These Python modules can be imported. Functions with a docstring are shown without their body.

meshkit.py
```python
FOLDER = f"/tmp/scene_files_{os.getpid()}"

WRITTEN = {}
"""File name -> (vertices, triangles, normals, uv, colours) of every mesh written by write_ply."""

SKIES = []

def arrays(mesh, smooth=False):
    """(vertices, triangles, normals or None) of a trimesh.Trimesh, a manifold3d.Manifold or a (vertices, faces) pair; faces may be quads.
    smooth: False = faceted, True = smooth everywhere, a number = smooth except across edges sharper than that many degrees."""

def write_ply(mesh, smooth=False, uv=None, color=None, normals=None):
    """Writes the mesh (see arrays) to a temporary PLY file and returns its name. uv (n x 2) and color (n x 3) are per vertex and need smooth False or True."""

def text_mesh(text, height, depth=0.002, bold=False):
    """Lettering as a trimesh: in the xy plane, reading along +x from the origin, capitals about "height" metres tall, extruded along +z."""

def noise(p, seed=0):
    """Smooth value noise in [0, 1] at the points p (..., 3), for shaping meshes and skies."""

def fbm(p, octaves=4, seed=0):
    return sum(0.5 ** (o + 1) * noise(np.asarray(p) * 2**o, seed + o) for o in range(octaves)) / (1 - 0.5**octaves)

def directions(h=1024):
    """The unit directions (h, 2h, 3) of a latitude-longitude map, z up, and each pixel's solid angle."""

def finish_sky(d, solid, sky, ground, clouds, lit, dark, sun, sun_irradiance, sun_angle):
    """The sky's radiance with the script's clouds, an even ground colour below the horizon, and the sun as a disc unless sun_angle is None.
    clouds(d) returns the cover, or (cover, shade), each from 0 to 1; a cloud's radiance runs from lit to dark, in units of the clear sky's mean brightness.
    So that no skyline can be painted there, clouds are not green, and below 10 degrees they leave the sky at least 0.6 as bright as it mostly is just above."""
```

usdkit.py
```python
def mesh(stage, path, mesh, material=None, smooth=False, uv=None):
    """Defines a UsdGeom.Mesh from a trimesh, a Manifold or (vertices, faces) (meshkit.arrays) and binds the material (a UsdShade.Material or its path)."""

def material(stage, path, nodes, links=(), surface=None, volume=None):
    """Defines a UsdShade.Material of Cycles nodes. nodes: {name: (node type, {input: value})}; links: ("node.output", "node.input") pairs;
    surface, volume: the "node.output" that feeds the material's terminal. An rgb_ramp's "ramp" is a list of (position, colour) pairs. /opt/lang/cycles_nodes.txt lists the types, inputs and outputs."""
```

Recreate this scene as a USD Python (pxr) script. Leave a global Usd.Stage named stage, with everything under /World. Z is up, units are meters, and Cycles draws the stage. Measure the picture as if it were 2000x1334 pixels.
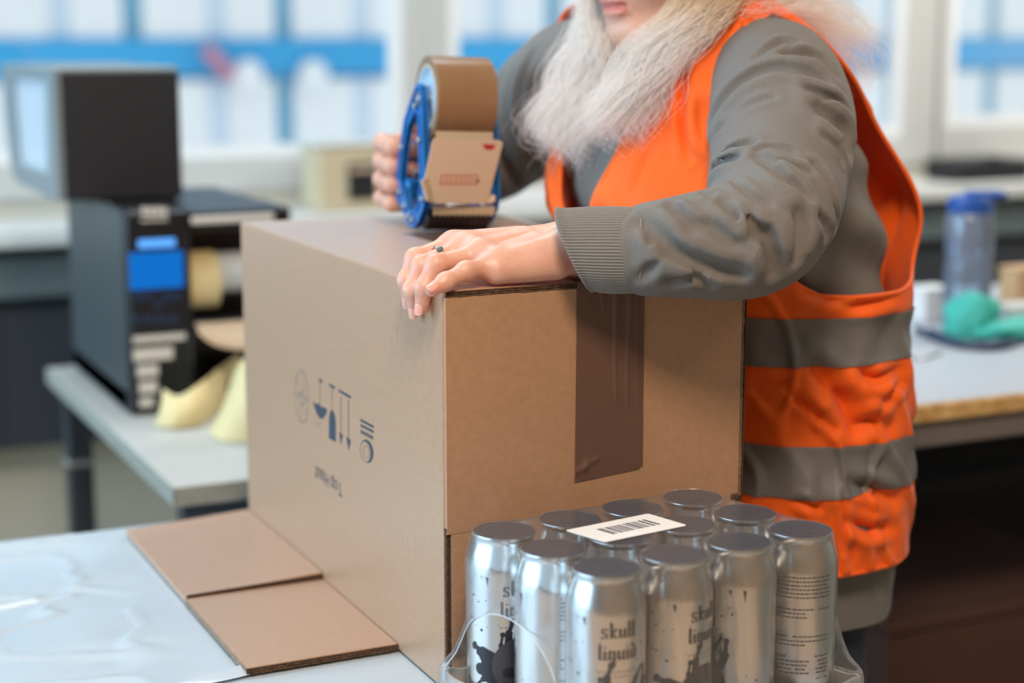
import math, random
import numpy as np
import trimesh
import manifold3d as m3
import shapely
from shapely.geometry import Polygon, Point, LineString, box as sbox
from shapely.ops import unary_union
from scipy.spatial import cKDTree
from pxr import Usd, UsdGeom, UsdLux, UsdShade, Sdf, Gf, Vt
import usdkit, meshkit

PI = math.pi
rng = np.random.default_rng(7)
stage = Usd.Stage.CreateInMemory()
UsdGeom.SetStageUpAxis(stage, 'Z')
UsdGeom.SetStageMetersPerUnit(stage, 1.0)
UsdGeom.Xform.Define(stage, '/World')
UsdGeom.Scope.Define(stage, '/World/Looks')

# ------------------------------------------------------------------ camera, light, exposure
# The room's axes: origin on the floor under the near bottom corner of the carton, x along its taped end, y along its printed side.
FP = 3300.0
TH = math.atan(599 / 3300.0)
CT, ST = math.cos(TH), math.sin(TH)
EYE = np.array([-.573, -1.340, 1.389])
RT = np.array([.9026, -.4305, 0]); HD = np.array([.4305, .9026, 0])
UP = np.array([.4305 * ST, .9026 * ST, CT]); FW = np.array([.4305 * CT, .9026 * CT, -ST])
cam = UsdGeom.Camera.Define(stage, '/World/camera')
cam.CreateHorizontalApertureAttr(36.0)
cam.CreateVerticalApertureAttr(36.0 * 1334 / 2000)
cam.CreateFocalLengthAttr(36.0 * FP / 2000)
cam.CreateClippingRangeAttr((0.05, 200.0))
cam.CreateFStopAttr(2.5)
cam.CreateFocusDistanceAttr(1.53)
cam.CreateExposureAttr(0.0)
cam.AddTransformOp().Set(Gf.Matrix4d(*RT, 0, *UP, 0, *(-FW), 0, *EYE, 1))

def look_at(x, d):
    d = np.asarray(d, float) / np.linalg.norm(d)
    r = np.cross(d, [0, 0, 1.0])
    if np.linalg.norm(r) < 1e-6: r = np.array([1.0, 0, 0])
    r /= np.linalg.norm(r)
    u = np.cross(r, d)
    x.AddTransformOp().Set(Gf.Matrix4d(*r, 0, *u, 0, *(-d), 0, 0, 0, 0, 1))

def rect_light(name, pos, aim, w, h, power, color):
    l = UsdLux.RectLight.Define(stage, '/World/' + name)
    l.CreateWidthAttr(w); l.CreateHeightAttr(h); l.CreateIntensityAttr(power); l.CreateColorAttr(Gf.Vec3f(*color))
    d = np.asarray(aim, float) - np.asarray(pos, float); d /= np.linalg.norm(d)
    r = np.cross(d, [0, 0, 1.0])
    r = np.array([1.0, 0, 0]) if np.linalg.norm(r) < 1e-4 else r / np.linalg.norm(r)
    u = np.cross(r, d)
    l.AddTransformOp().Set(Gf.Matrix4d(*r, 0, *u, 0, *(-d), 0, *pos, 1))
    return l

dome = UsdLux.DomeLight.Define(stage, '/World/sky')
dome.CreateIntensityAttr(0.38)
dome.CreateColorAttr(Gf.Vec3f(0.92, 0.97, 1.0))
# daylight of the side windows in the left wall, warm ceiling lamp in front; the other three lights are added fills
rect_light('side_window_light', (-3.05, 0.9, 1.75), (0.0, 0.5, 1.05), 3.6, 1.7, 5.9, (0.50, 0.80, 1.06))
rect_light('ceiling_lamp_front', (-0.44, -1.20, 2.72), (0.15, 0.0, 1.02), 0.42, 0.42, 72.0, (1.0, 0.77, 0.58))
rect_light('added_side_fill', (1.75, -1.15, 2.9), (0.5, 0.1, 0.95), 0.5, 0.5, 13.0, (1.0, 0.82, 0.66))  # added unseen fill from the right, to brighten the vest
rect_light('added_top_fill', (0.1, 1.5, 2.95), (0.1, 1.35, 0.0), 1.7, 0.9, 6.8, (0.80, 0.91, 1.0))  # added cool fill for upward faces; the ceiling has no skylight
rect_light('added_right_fill', (3.0, 1.5, 2.95), (3.0, 1.6, 0.0), 1.2, 0.5, 31.0, (1.0, 0.97, 0.93))  # added unseen fill to brighten the window frames on the right

# ------------------------------------------------------------------ pixels of the photograph to points at a known place
def ray(u, v): return FW + RT * ((u - 1000) / FP) + UP * ((667 - v) / FP)
def at(u, v, axis, val):
    r = ray(u, v)
    return EYE + r * ((val - EYE[axis]) / r[axis])
def atD(u, v, y):
    r = ray(u, v)
    return EYE + r * (y / (r @ HD))
def pj(p):
    d = np.asarray(p, float) - EYE
    z = d @ FW
    return np.stack([1000 + FP * (d @ RT) / z, 667 - FP * (d @ UP) / z], -1)

# ------------------------------------------------------------------ materials
def lin(c):
    c = np.asarray(c, float) / 255.0
    return tuple(np.where(c < .04045, c / 12.92, ((c + .055) / 1.055) ** 2.4))

def mat(name, rgb, rough=.5, var=0.0, vscale=20.0, bump=0.0, bscale=200.0, stretch=(1, 1, 1), obj=False, rgb2=None, detail=4, bdist=.002, **kw):
    path = '/World/Looks/' + name
    c = np.array(lin(rgb))
    p = {'roughness': rough, 'base_color': tuple(c)}
    p.update(kw)
    nodes = {'p': ('principled_bsdf', p)}
    links = []
    if var or bump:
        if obj:
            nodes['tc'] = ('texture_coordinate', {}); src = 'tc.object'
        else:
            nodes['tc'] = ('geometry', {}); src = 'tc.position'
        nodes['mp'] = ('mapping', {'scale': stretch})
        links.append((src, 'mp.vector'))
    if var:
        nodes['n'] = ('noise_texture', {'scale': vscale, 'detail': detail, 'roughness': .6})
        c2 = np.array(lin(rgb2)) if rgb2 is not None else c * (1 + var)
        c1 = c * (1 - var) if rgb2 is None else c
        nodes['r'] = ('rgb_ramp', {'ramp': [(.3, tuple(c1)), (.7, tuple(np.minimum(c2, 1)))]})
        links += [('mp.vector', 'n.vector'), ('n.fac', 'r.fac'), ('r.color', 'p.base_color')]
    if bump:
        nodes['bn'] = ('noise_texture', {'scale': bscale, 'detail': 3})
        nodes['b'] = ('bump', {'strength': bump, 'distance': bdist})
        links += [('mp.vector', 'bn.vector'), ('bn.fac', 'b.height'), ('b.normal', 'p.normal')]
    return usdkit.material(stage, path, nodes, links, surface='p.BSDF')

def pane_mat(name, tint=(1, 1, 1), rough=.02, low=.04, haze=None, hazefac=.1):
    nodes = {'t': ('transparent_bsdf', {'color': tint}), 'g': ('glossy_bsdf', {'color': (1, 1, 1), 'roughness': rough}),
             'f': ('fresnel', {'IOR': 1.45}), 'mx': ('mix_closure', {})}
    links = [('f.fac', 'mx.fac'), ('t.BSDF', 'mx.closure1'), ('g.BSDF', 'mx.closure2')]
    out = 'mx.closure'
    if haze is not None:
        nodes['d'] = ('diffuse_bsdf', {'color': haze}); nodes['m2'] = ('mix_closure', {'fac': hazefac})
        links += [('mx.closure', 'm2.closure1'), ('d.BSDF', 'm2.closure2')]
        out = 'm2.closure'
    return usdkit.material(stage, '/World/Looks/' + name, nodes, links, surface=out)

def glow(name, rgb, strength):
    return usdkit.material(stage, '/World/Looks/' + name, {'e': ('emission', {'color': lin(rgb), 'strength': strength})}, [], surface='e.emission')

# ------------------------------------------------------------------ prims
USED = {}
def numbered(path):
    n = USED.get(path, -1) + 1
    USED[path] = n
    return path if n == 0 else f'{path}_{n:03d}'

class T:                                   # a prim of the scene and the point its mesh is measured from
    def __init__(self, path, base): self.path, self.base = path, np.asarray(base, float)
    @property
    def prim(self): return stage.GetPrimAtPath(self.path)

def tag(o, label=None, cat=None, group=None, kind=None):
    for k, v in (('label', label), ('category', cat), ('group', group), ('kind', kind)):
        if v: o.prim.SetCustomDataByKey(k, v)
    return o

def thing(name, label, cat, base=(0, 0, 0), group=None, kind=None):
    path = numbered('/World/' + name)
    x = UsdGeom.Xform.Define(stage, path)
    x.AddTranslateOp().Set(Gf.Vec3d(*map(float, base)))
    return tag(T(path, base), label, cat, group, kind)

def part(parent, name, mesh, material, smooth=30, label=None, kind=None):
    """mesh in room coordinates (of the parent's own frame for things built at the origin)."""
    v, f, n = meshkit.arrays(mesh, smooth)
    path = numbered(parent.path + '/' + name)
    g = UsdGeom.Mesh.Define(stage, path)
    v = v - parent.base
    g.CreatePointsAttr(Vt.Vec3fArray.FromNumpy(v.astype(np.float32)))
    g.CreateFaceVertexCountsAttr(Vt.IntArray.FromNumpy(np.full(len(f), 3, np.int32)))
    g.CreateFaceVertexIndicesAttr(Vt.IntArray.FromNumpy(f.astype(np.int32).ravel()))
    g.CreateSubdivisionSchemeAttr('none')
    if n is not None:
        g.CreateNormalsAttr(Vt.Vec3fArray.FromNumpy(n.astype(np.float32))); g.SetNormalsInterpolation('vertex')
    UsdShade.MaterialBindingAPI.Apply(g.GetPrim()).Bind(material)
    return tag(T(path, parent.base), label, None, None, kind)

def single(name, mesh, material, label=None, cat=None, kind=None, group=None, smooth=30):
    o = part(T('/World', (0, 0, 0)), name, mesh, material, smooth)
    return tag(o, label, cat, group, kind)

# ------------------------------------------------------------------ shapes
def cat(*ms): return trimesh.util.concatenate([as_tm(m) for m in ms])
def as_tm(m):
    if isinstance(m, trimesh.Trimesh): return m
    v, f, _ = meshkit.arrays(m)
    return trimesh.Trimesh(v, f, process=False)

def bx(lo, hi, c=0.0):
    lo, hi = np.minimum(lo, hi).astype(float), np.maximum(lo, hi).astype(float)
    if c <= 0:
        m = trimesh.creation.box(hi - lo); m.apply_translation((lo + hi) / 2); return m
    c = min(c, *(.45 * (hi - lo)))
    pts = []
    for s in np.ndindex(2, 2, 2):
        for k in range(3):
            pts.append([(lo[j] + (0 if j == k else c)) if s[j] == 0 else (hi[j] - (0 if j == k else c)) for j in range(3)])
    return trimesh.convex.convex_hull(np.array(pts))

def hull(*ms): return trimesh.convex.convex_hull(np.vstack([as_tm(m).vertices if not isinstance(m, np.ndarray) else m for m in ms]))

def cyl(p, q, r, n=32, r2=None, c=0.0):
    p, q = np.asarray(p, float), np.asarray(q, float)
    L = np.linalg.norm(q - p); r2 = r if r2 is None else r2
    prof = [(0, 0), (r - c, 0), (r, c), (r2, L - c), (r2 - c, L), (0, L)] if c else [(0, 0), (r, 0), (r2, L), (0, L)]
    m = trimesh.creation.revolve(np.array(prof), sections=n)
    m.apply_transform(trimesh.geometry.align_vectors([0, 0, 1], (q - p) / L))
    m.apply_translation(p)
    return m

def lathe(prof, n=48): return trimesh.creation.revolve(np.array(prof, float), sections=n)

def sphere(p, r, sub=2, s=(1, 1, 1)):
    m = trimesh.creation.icosphere(sub, r); m.vertices *= s; m.apply_translation(p); return m

def frames(p):
    p = np.asarray(p, float)
    t = np.gradient(p, axis=0); t /= np.linalg.norm(t, axis=1, keepdims=True)
    n = np.zeros_like(p)
    a = np.cross(t[0], [0, 0, 1.0])
    if np.linalg.norm(a) < .1: a = np.cross(t[0], [0, 1.0, 0])
    n[0] = a / np.linalg.norm(a)
    for i in range(1, len(p)):
        a = n[i - 1] - t[i] * (n[i - 1] @ t[i]); n[i] = a / np.linalg.norm(a)
    return t, n, np.cross(t, n)

def grid_mesh(P, closed=False, flip=False):
    """P (rows, cols, 3) to a mesh; closed joins the last column to the first."""
    r, c = P.shape[:2]
    i, j = np.meshgrid(np.arange(r - 1), np.arange(c if closed else c - 1), indexing='ij')
    k = (j + 1) % c
    q = np.stack([i * c + j, i * c + k, (i + 1) * c + k, (i + 1) * c + j], -1).reshape(-1, 4)
    if flip: q = q[:, ::-1]
    f = np.vstack([q[:, [0, 1, 2]], q[:, [0, 2, 3]]])
    return trimesh.Trimesh(P.reshape(-1, 3), f, process=False)

def tube(p, r, n=10, cap=True):
    p = np.asarray(p, float)
    t, a, b = frames(p)
    r = np.broadcast_to(r, (len(p),))[:, None, None]
    ang = np.arange(n) * 2 * PI / n
    P = p[:, None] + r * (np.cos(ang)[None, :, None] * a[:, None] + np.sin(ang)[None, :, None] * b[:, None])
    if cap: P = np.concatenate([np.broadcast_to(p[:1, None], (1, n, 3)), P, np.broadcast_to(p[-1:, None], (1, n, 3))])
    return grid_mesh(P, True)

def spline(p, n):
    """Catmull-Rom through the rows of p (any number of columns), n points evenly by parameter."""
    p = np.asarray(p, float)
    q = np.vstack([2 * p[0] - p[1], p, 2 * p[-1] - p[-2]])
    t = np.linspace(0, len(p) - 1, n); i = np.minimum(t.astype(int), len(p) - 2); f = (t - i)[:, None]
    a, b, c, d = q[i], q[i + 1], q[i + 2], q[i + 3]
    return .5 * (2 * b + (c - a) * f + (2 * a - 5 * b + 4 * c - d) * f ** 2 + (3 * b - a - 3 * c + d) * f ** 3)

def extrude(poly, h):
    gs = getattr(poly, 'geoms', [poly])
    return cat(*[trimesh.creation.extrude_polygon(g, h, engine='earcut') for g in gs if g.area > 1e-10])

def place(m, M):
    m = m.copy(); m.apply_transform(M); return m

def axes(o, x, y, z):
    M = np.eye(4); M[:3, 0], M[:3, 1], M[:3, 2], M[:3, 3] = x, y, z, o
    return M

def smooth_mesh(m, it=5, a=.5, b=-.53):
    from scipy.sparse import coo_matrix, diags
    F = np.array(m.faces); n = len(m.vertices)
    e = np.vstack([F[:, [0, 1]], F[:, [1, 2]], F[:, [2, 0]]]); e = np.vstack([e, e[:, ::-1]])
    A = (coo_matrix((np.ones(len(e)), (e[:, 0], e[:, 1])), shape=(n, n)).tocsr() > 0).astype(float)
    d = np.array(A.sum(1)).ravel(); ok = (d > 0)[:, None]
    A = diags(1 / np.maximum(d, 1)) @ A
    V = np.array(m.vertices, float)
    for k in range(2 * it): V = np.where(ok, V + (a if k % 2 == 0 else b) * (A @ V - V), V)
    return trimesh.Trimesh(V, F, process=False)

def solidify(V, F, t):
    """A cloth sheet of thickness t from a single layer (V, F)."""
    m = trimesh.Trimesh(V, F, process=False)
    n = np.zeros_like(V); fn = np.cross(V[F[:, 1]] - V[F[:, 0]], V[F[:, 2]] - V[F[:, 0]])
    for k in range(3): np.add.at(n, F[:, k], fn)
    n /= np.linalg.norm(n, axis=1, keepdims=True) + 1e-12
    e = np.vstack([F[:, [0, 1]], F[:, [1, 2]], F[:, [2, 0]]])
    key = e[:, 0] * len(V) + e[:, 1]; rev = e[:, 1] * len(V) + e[:, 0]
    b = e[~np.isin(key, rev)]
    N = len(V)
    side = np.vstack([np.stack([b[:, 1], b[:, 0], b[:, 0] + N], 1), np.stack([b[:, 1], b[:, 0] + N, b[:, 1] + N], 1)])
    V2, F2 = np.vstack([V, V - n * t]), np.vstack([F, F[:, ::-1] + N, side])
    used = np.unique(F2); mp = np.full(len(V2), -1); mp[used] = np.arange(len(used))
    return trimesh.Trimesh(V2[used], mp[F2], process=False)

def surface_nets(g, lo, h):
    """The zero surface of the sampled field g (negative inside) as a smooth quad mesh, split into triangles."""
    s = g < 0
    S = sum(s[i:s.shape[0] - 1 + i, j:s.shape[1] - 1 + j, k:s.shape[2] - 1 + k].astype(np.int8) for i, j, k in np.ndindex(2, 2, 2))
    act = np.argwhere((S > 0) & (S < 8))
    idx = np.full(S.shape, -1, np.int64); idx[tuple(act.T)] = np.arange(len(act))
    acc, cnt = np.zeros((len(act), 3)), np.zeros((len(act), 1))
    corners = np.array(list(np.ndindex(2, 2, 2)))
    val = {tuple(c): g[tuple((act + c).T)] for c in corners}
    for a in corners:
        for ax in range(3):
            if a[ax] == 0:
                b = a.copy(); b[ax] = 1
                va, vb = val[tuple(a)], val[tuple(b)]
                m = (va < 0) != (vb < 0)
                t = np.where(m, va / np.where(m, va - vb, 1), 0)[:, None]
                acc += m[:, None] * (a + (b - a) * t); cnt += m[:, None]
    V = np.asarray(lo) + h * (act + acc / cnt)
    Q = []
    for ax in range(3):
        o1, o2 = (ax + 1) % 3, (ax + 2) % 3
        A = [slice(None)] * 3; A[ax] = slice(0, -1); B = [slice(None)] * 3; B[ax] = slice(1, None)
        sa, sb = s[tuple(A)], s[tuple(B)]
        e = np.argwhere(sa != sb)
        e = e[(e[:, o1] > 0) & (e[:, o2] > 0) & (e[:, o1] < S.shape[o1]) & (e[:, o2] < S.shape[o2])]
        d1, d2 = np.eye(3, dtype=int)[o1], np.eye(3, dtype=int)[o2]
        q = np.stack([idx[tuple((e - d1 - d2).T)], idx[tuple((e - d2).T)], idx[tuple(e.T)], idx[tuple((e - d1).T)]], 1)
        flip = ~sa[tuple(e.T)]
        q[flip] = q[flip][:, ::-1]
        Q.append(q)
    Q = np.vstack(Q)
    return trimesh.Trimesh(V, np.vstack([Q[:, [0, 1, 2]], Q[:, [0, 2, 3]]]), process=False)

def smin(a, b, k):
    h = np.clip(.5 + .5 * (b - a) / k, 0, 1)
    return b + (a - b) * h - k * h * (1 - h)

def cone_sdf(P, a, b, ra, rb):
    a, b = np.asarray(a, float), np.asarray(b, float)
    ab = b - a
    t = np.clip(((P - a) @ ab) / (ab @ ab), 0, 1)
    return np.linalg.norm(P - a - t[..., None] * ab, axis=-1) - (ra + (rb - ra) * t)

def ell_sdf(P, c, r, R=None):
    q = (P - np.asarray(c, float))
    if R is not None: q = q @ R
    r = np.asarray(r, float)
    k0 = np.linalg.norm(q / r, axis=-1); k1 = np.linalg.norm(q / r ** 2, axis=-1)
    return k0 * (k0 - 1) / np.maximum(k1, 1e-9)

def field(lo, hi, h):
    n = np.ceil((np.asarray(hi) - np.asarray(lo)) / h).astype(int) + 1
    return np.stack(np.meshgrid(*[lo[k] + h * np.arange(n[k]) for k in range(3)], indexing='ij'), -1)

# ------------------------------------------------------------------ materials of the room
WHITE = mat('white_paint', (214, 214, 208), .6)
PVC = mat('window_frame_white', (196, 197, 194), .35)
BEAD = mat('glazing_bead_white', (235, 238, 240), .3)
CREAM = mat('cream_wall', (196, 190, 176), .8, var=.03, vscale=2)
FLOOR = mat('greenish_linoleum', (168, 166, 150), .45, var=.06, vscale=5)
SILL = mat('sill_laminate', (214, 216, 214), .35)
HEATER = mat('heater_dark', (44, 48, 56), .45)
HEATBAND = mat('heater_glossy_band', (92, 104, 108), .22)
DARKGAP = mat('dark_gap', (22, 24, 26), .7)
FACADE_T = mat('facade_teal_mullion', (105, 172, 200), .6)
FACADE_B = mat('facade_blue_spandrel', (44, 164, 220), .5, var=.05, vscale=.6)
BLIND = mat('facade_white_blind', (238, 240, 240), .7, var=.03, vscale=.8)
BLIND2 = mat('facade_bluish_blind', (205, 222, 236), .7)
PINK = mat('pink_strut', (196, 128, 150), .6)
GLASS = pane_mat('window_glass', (.93, .97, 1.0))

# ------------------------------------------------------------------ room shell
WB = 2.72                                                            # inner face of the window wall
single('floor', bx((-3.3, -3.6, -.05), (4.6, 2.9, 0)), FLOOR, 'greenish grey linoleum floor of the packing room', kind='structure')
single('ceiling', bx((-3.3, -3.6, 3.0), (4.6, 2.9, 3.06)), WHITE, 'white ceiling of the packing room', kind='structure')
single('wall_right', bx((4.5, -3.6, 0), (4.6, 2.9, 3)), CREAM, 'plain cream wall on the right', kind='structure')
single('wall_front', bx((-3.3, -3.6, 0), (4.6, -3.5, 3)), mat('brown_wall', (206, 156, 116), .8), 'plain brown wall behind the viewer', kind='structure')
wl = [bx((-3.3, -3.6, 0), (-3.2, 2.9, .85)), bx((-3.3, -3.6, 2.65), (-3.2, 2.9, 3)), bx((-3.3, -3.6, .85), (-3.2, -1.0, 2.65)), bx((-3.3, 2.75, .85), (-3.2, 2.9, 2.65))]
single('wall_left', cat(*wl), CREAM, 'cream wall on the left with a wide window', kind='structure')
zr0 = at(420, 375, 1, WB)[2]; zr1 = at(420, 305, 1, WB)[2]; zb1 = at(420, 285, 1, WB)[2]
X0, X1, X2, X3, X4, X5 = -1.3, at(762, 200, 1, WB)[0], at(895, 200, 1, WB)[0], at(1742, 200, 1, WB)[0], at(1860, 200, 1, WB)[0], 4.3
wb = [bx((-3.3, WB, 0), (4.6, WB + .2, zr0)), bx((-3.3, WB, 2.35), (4.6, WB + .2, 3)), bx((-3.3, WB, zr0), (X0, WB + .2, 2.35)), bx((X5, WB, zr0), (4.6, WB + .2, 2.35))]
single('wall_back', cat(*wb), CREAM, 'cream wall below and around the row of windows', kind='structure')

def window(name, x0, x1, g0, g1, zg, label, sash=0.0):
    """frame from x0 to x1, glass from g0 to g1 and from zg up."""
    w = thing(name, label, None, ((x0 + x1) / 2, WB, zr0), kind='structure')
    zt, y0, y1 = 2.28, WB - .012, WB + .07
    z1 = zg - .028
    part(w, 'bottom_rail', bx((x0, y0, zr0), (x1, y1, z1), .004), PVC)
    part(w, 'top_rail', bx((x0, y0, zt), (x1, y1, 2.35), .004), PVC)
    if g0 - x0 > .01: part(w, 'stile', bx((x0, y0, z1), (g0 - .03, y1, zt), .004), PVC)
    if x1 - g1 > .01: part(w, 'stile', bx((g1 + .03, y0, z1), (x1, y1, zt), .004), PVC)
    def bead(a, b):
        part(w, 'glazing_bead', hull(bx((a[0], y0 + .004, a[1]), (b[0], y0 + .03, b[1])), bx((a[0], y0 + .02, a[1]), (b[0], y0 + .03, b[1]))), BEAD)
    bead((g0 - .03, z1), (g1 + .03, zg)); bead((g0 - .03, zg), (g0, zt)); bead((g1, zg), (g1 + .03, zt))
    part(w, 'pane', bx((g0 - .005, y0 + .03, zg - .005), (g1 + .005, y0 + .036, zt + .005)), GLASS, False)
    if sash:                                                         # the opening sash has a frame of its own, a little proud
        part(w, 'sash_gap', bx((x0 + .045, y0 - .002, zr0 + .02), (x0 + .052, y0 + .001, zt)), DARKGAP)
    return w

XM = (X1 + X2) / 2
XN = (X3 + X4) / 2
window('window_1', X0, XM, X0 + .1, X1, zb1, 'fixed window on the left behind the label printer')
window('window_2', XM, XN, X2, X3, zb1, 'middle window behind the person')
zs = at(1900, 226, 1, WB)[2]
window('window_3', XN, X5, X4, X5 - .1, zs, 'opening window with a deep frame above the drinking bottle', sash=1)
single('trim_1', bx((-3.1, 2.50, .922), (4.4, WB, .965), .006), SILL, 'long pale window sill under the row of windows', kind='structure')
wl4 = thing('window_4', 'wide window in the left wall', None, (-3.25, .9, .85), kind='structure')
for y in (-1.0, .25, 1.5, 2.67): part(wl4, 'stile', bx((-3.28, y, .85), (-3.22, y + .08, 2.65), .004), PVC)
part(wl4, 'pane', bx((-3.255, -1.0, .85), (-3.25, 2.75, 2.65)), GLASS, False)

h = thing('wall_heater', 'long dark wall heater with a glossy upper band below the window sill', 'heater', (1.4, 2.6, .45))
part(h, 'casing', bx((-1.2, 2.56, .45), (4.2, WB, .785), .01), HEATER)
part(h, 'upper_band', bx((-1.2, 2.54, .80), (4.2, WB, .895), .008), HEATBAND, label='glossy grey upper band')
for k in range(14): part(h, 'casing_joint', bx((-1.2 + .4 * k, 2.557, .46), (-1.196 + .4 * k, 2.56, .78)), DARKGAP)

# the building across the street: blue spandrels, teal mullions, white blinds
FB = 9.0
f1, f0, fl = at(420, 76, 1, FB)[2], at(420, 146, 1, FB)[2], at(420, 300, 1, FB)[2]
fx = at(285, 70, 1, FB)[0]; per = at(560, 145, 1, FB)[0] - at(265, 145, 1, FB)[0]
b = thing('office_building', 'pale blue office building with white blinds across the street', 'building', (6, FB + .2, 0))
part(b, 'wall', bx((-6, FB + .12, -3), (18, FB + .5, 7)), FACADE_T)
for z0, z1 in ((f0, f1), (fl - .7, fl - .1), (f1 + 1.5, f1 + 2.0)): part(b, 'spandrel', bx((-6, FB + .02, z0), (18, FB + .2, z1), .01), FACADE_B)
for k in range(-5, 10):
    xa = fx + per * k; xb = xa + per * .87
    xm = xa + (xb - xa) * .50
    for (z0, z1) in ((f1, f1 + 1.5), (fl - .1, f0 - .03), (fl - 2.2, fl - .7)):
        s_ = (k * 7 + int(z0 * 10)) % 3
        part(b, 'window_blind', bx((xa, FB + .06, z0), (xm - .02, FB + .16, z1), .01), BLIND)
        part(b, 'window_blind', bx((xm + .10, FB + .06, z0), (xb, FB + .16, z1), .01), BLIND)
        part(b, 'bluish_blind', bx((xm - .02, FB + .08, z0), (xm + .10, FB + .16, z1), .01), BLIND2)
part(b, 'strut', cyl(at(402, 92, 1, FB - .06), at(450, 150, 1, FB - .06), .045, 10), PINK, label='slanting pink strut')
for u in (485, 612): part(b, 'round_lamp', sphere(at(u, 148, 1, FB - .05), .10, 2, (1, .6, 1)), BLIND, label='round white lamp')

# ------------------------------------------------------------------ the packing table and its plastic sheet
TOP = .80
FILM = mat('pale_plastic_film', (186, 198, 208), .22, specular_ior_level=.6)
TWOOD = mat('table_board', (190, 162, 134), .5, var=.08, vscale=12)
STEEL = mat('dark_painted_steel', (52, 54, 60), .42)
BOLT = mat('bolt_steel', (150, 152, 156), .3, metallic=1.0)
t = thing('packing_table', 'long packing table under a pale plastic sheet', 'table', (-.5, -.05, 0))
part(t, 'tabletop', bx((-1.45, -.78, .762), (.352, .652, .794), .004), TWOOD)
for x in (-1.40, .30):
    for y in (-.72, .60): part(t, 'leg', bx((x - .025, y - .025, 0), (x + .025, y + .025, .762), .003), STEEL)
part(t, 'frame', cat(bx((-1.4, -.74, .70), (.30, -.70, .762)), bx((-1.4, .58, .70), (.30, .62, .762)), bx((-1.42, -.7, .70), (-1.38, .58, .762)), bx((.28, -.7, .70), (.32, .58, .762))), STEEL)

xs = np.concatenate([[-1.462, -1.46], np.linspace(-1.45, .352, 250), [.36, .362]]); ys = np.concatenate([[-.352, -.35], np.linspace(-.34, .652, 180), [.660, .662]])
Xg, Yg = np.meshgrid(xs, ys, indexing='ij')
def away(x, y):                                                      # 0 on the carton, its flap and the tray, 1 well away from them
    d = np.minimum(np.hypot(np.maximum(np.maximum(-.17 - x, x - .33), 0), np.maximum(np.maximum(-.02 - y, y - .63), 0)),
                   np.hypot(np.maximum(np.maximum(-.12 - x, x - .36), 0), np.maximum(np.maximum(-.30 - y, y - .02), 0)))
    return np.clip(d / .05, 0, 1)
P2 = np.stack([Xg, Yg, 0 * Xg], -1)
w1 = meshkit.fbm(np.stack([Xg * 5 + Yg * 2, Yg * 11 - Xg * 3, 0 * Xg + 3], -1), 3, 5)
ridge = np.abs(meshkit.noise(np.stack([Xg * 4 + 2.2 * w1, Yg * 8 + 1.2 * w1, 0 * Xg], -1), 9) - .5) * 2
ridge2 = np.abs(meshkit.noise(np.stack([(Xg + Yg) * 9 + 2 * w1, (Yg - Xg) * 5, 0 * Xg + 7], -1), 4) - .5) * 2
Zg = .7985 + away(Xg, Yg) * (.008 * (w1 - .35) + .0035 * np.exp(-(ridge / .10) ** 2) + .0025 * np.exp(-(ridge2 / .09) ** 2) - .0015)
fold = [at(u, v, 2, TOP)[:2] for u, v in ((330, 1346), (400, 1327), (470, 1307), (525, 1296), (574, 1291))]
fp = spline(np.array(fold), 120)
dd, ii = cKDTree(fp).query(np.stack([Xg, Yg], -1).reshape(-1, 2)); dd = dd.reshape(Xg.shape)
Zg += .0015 * np.exp(-(dd / .010) ** 2) * away(Xg + .03, Yg) - .0
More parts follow.
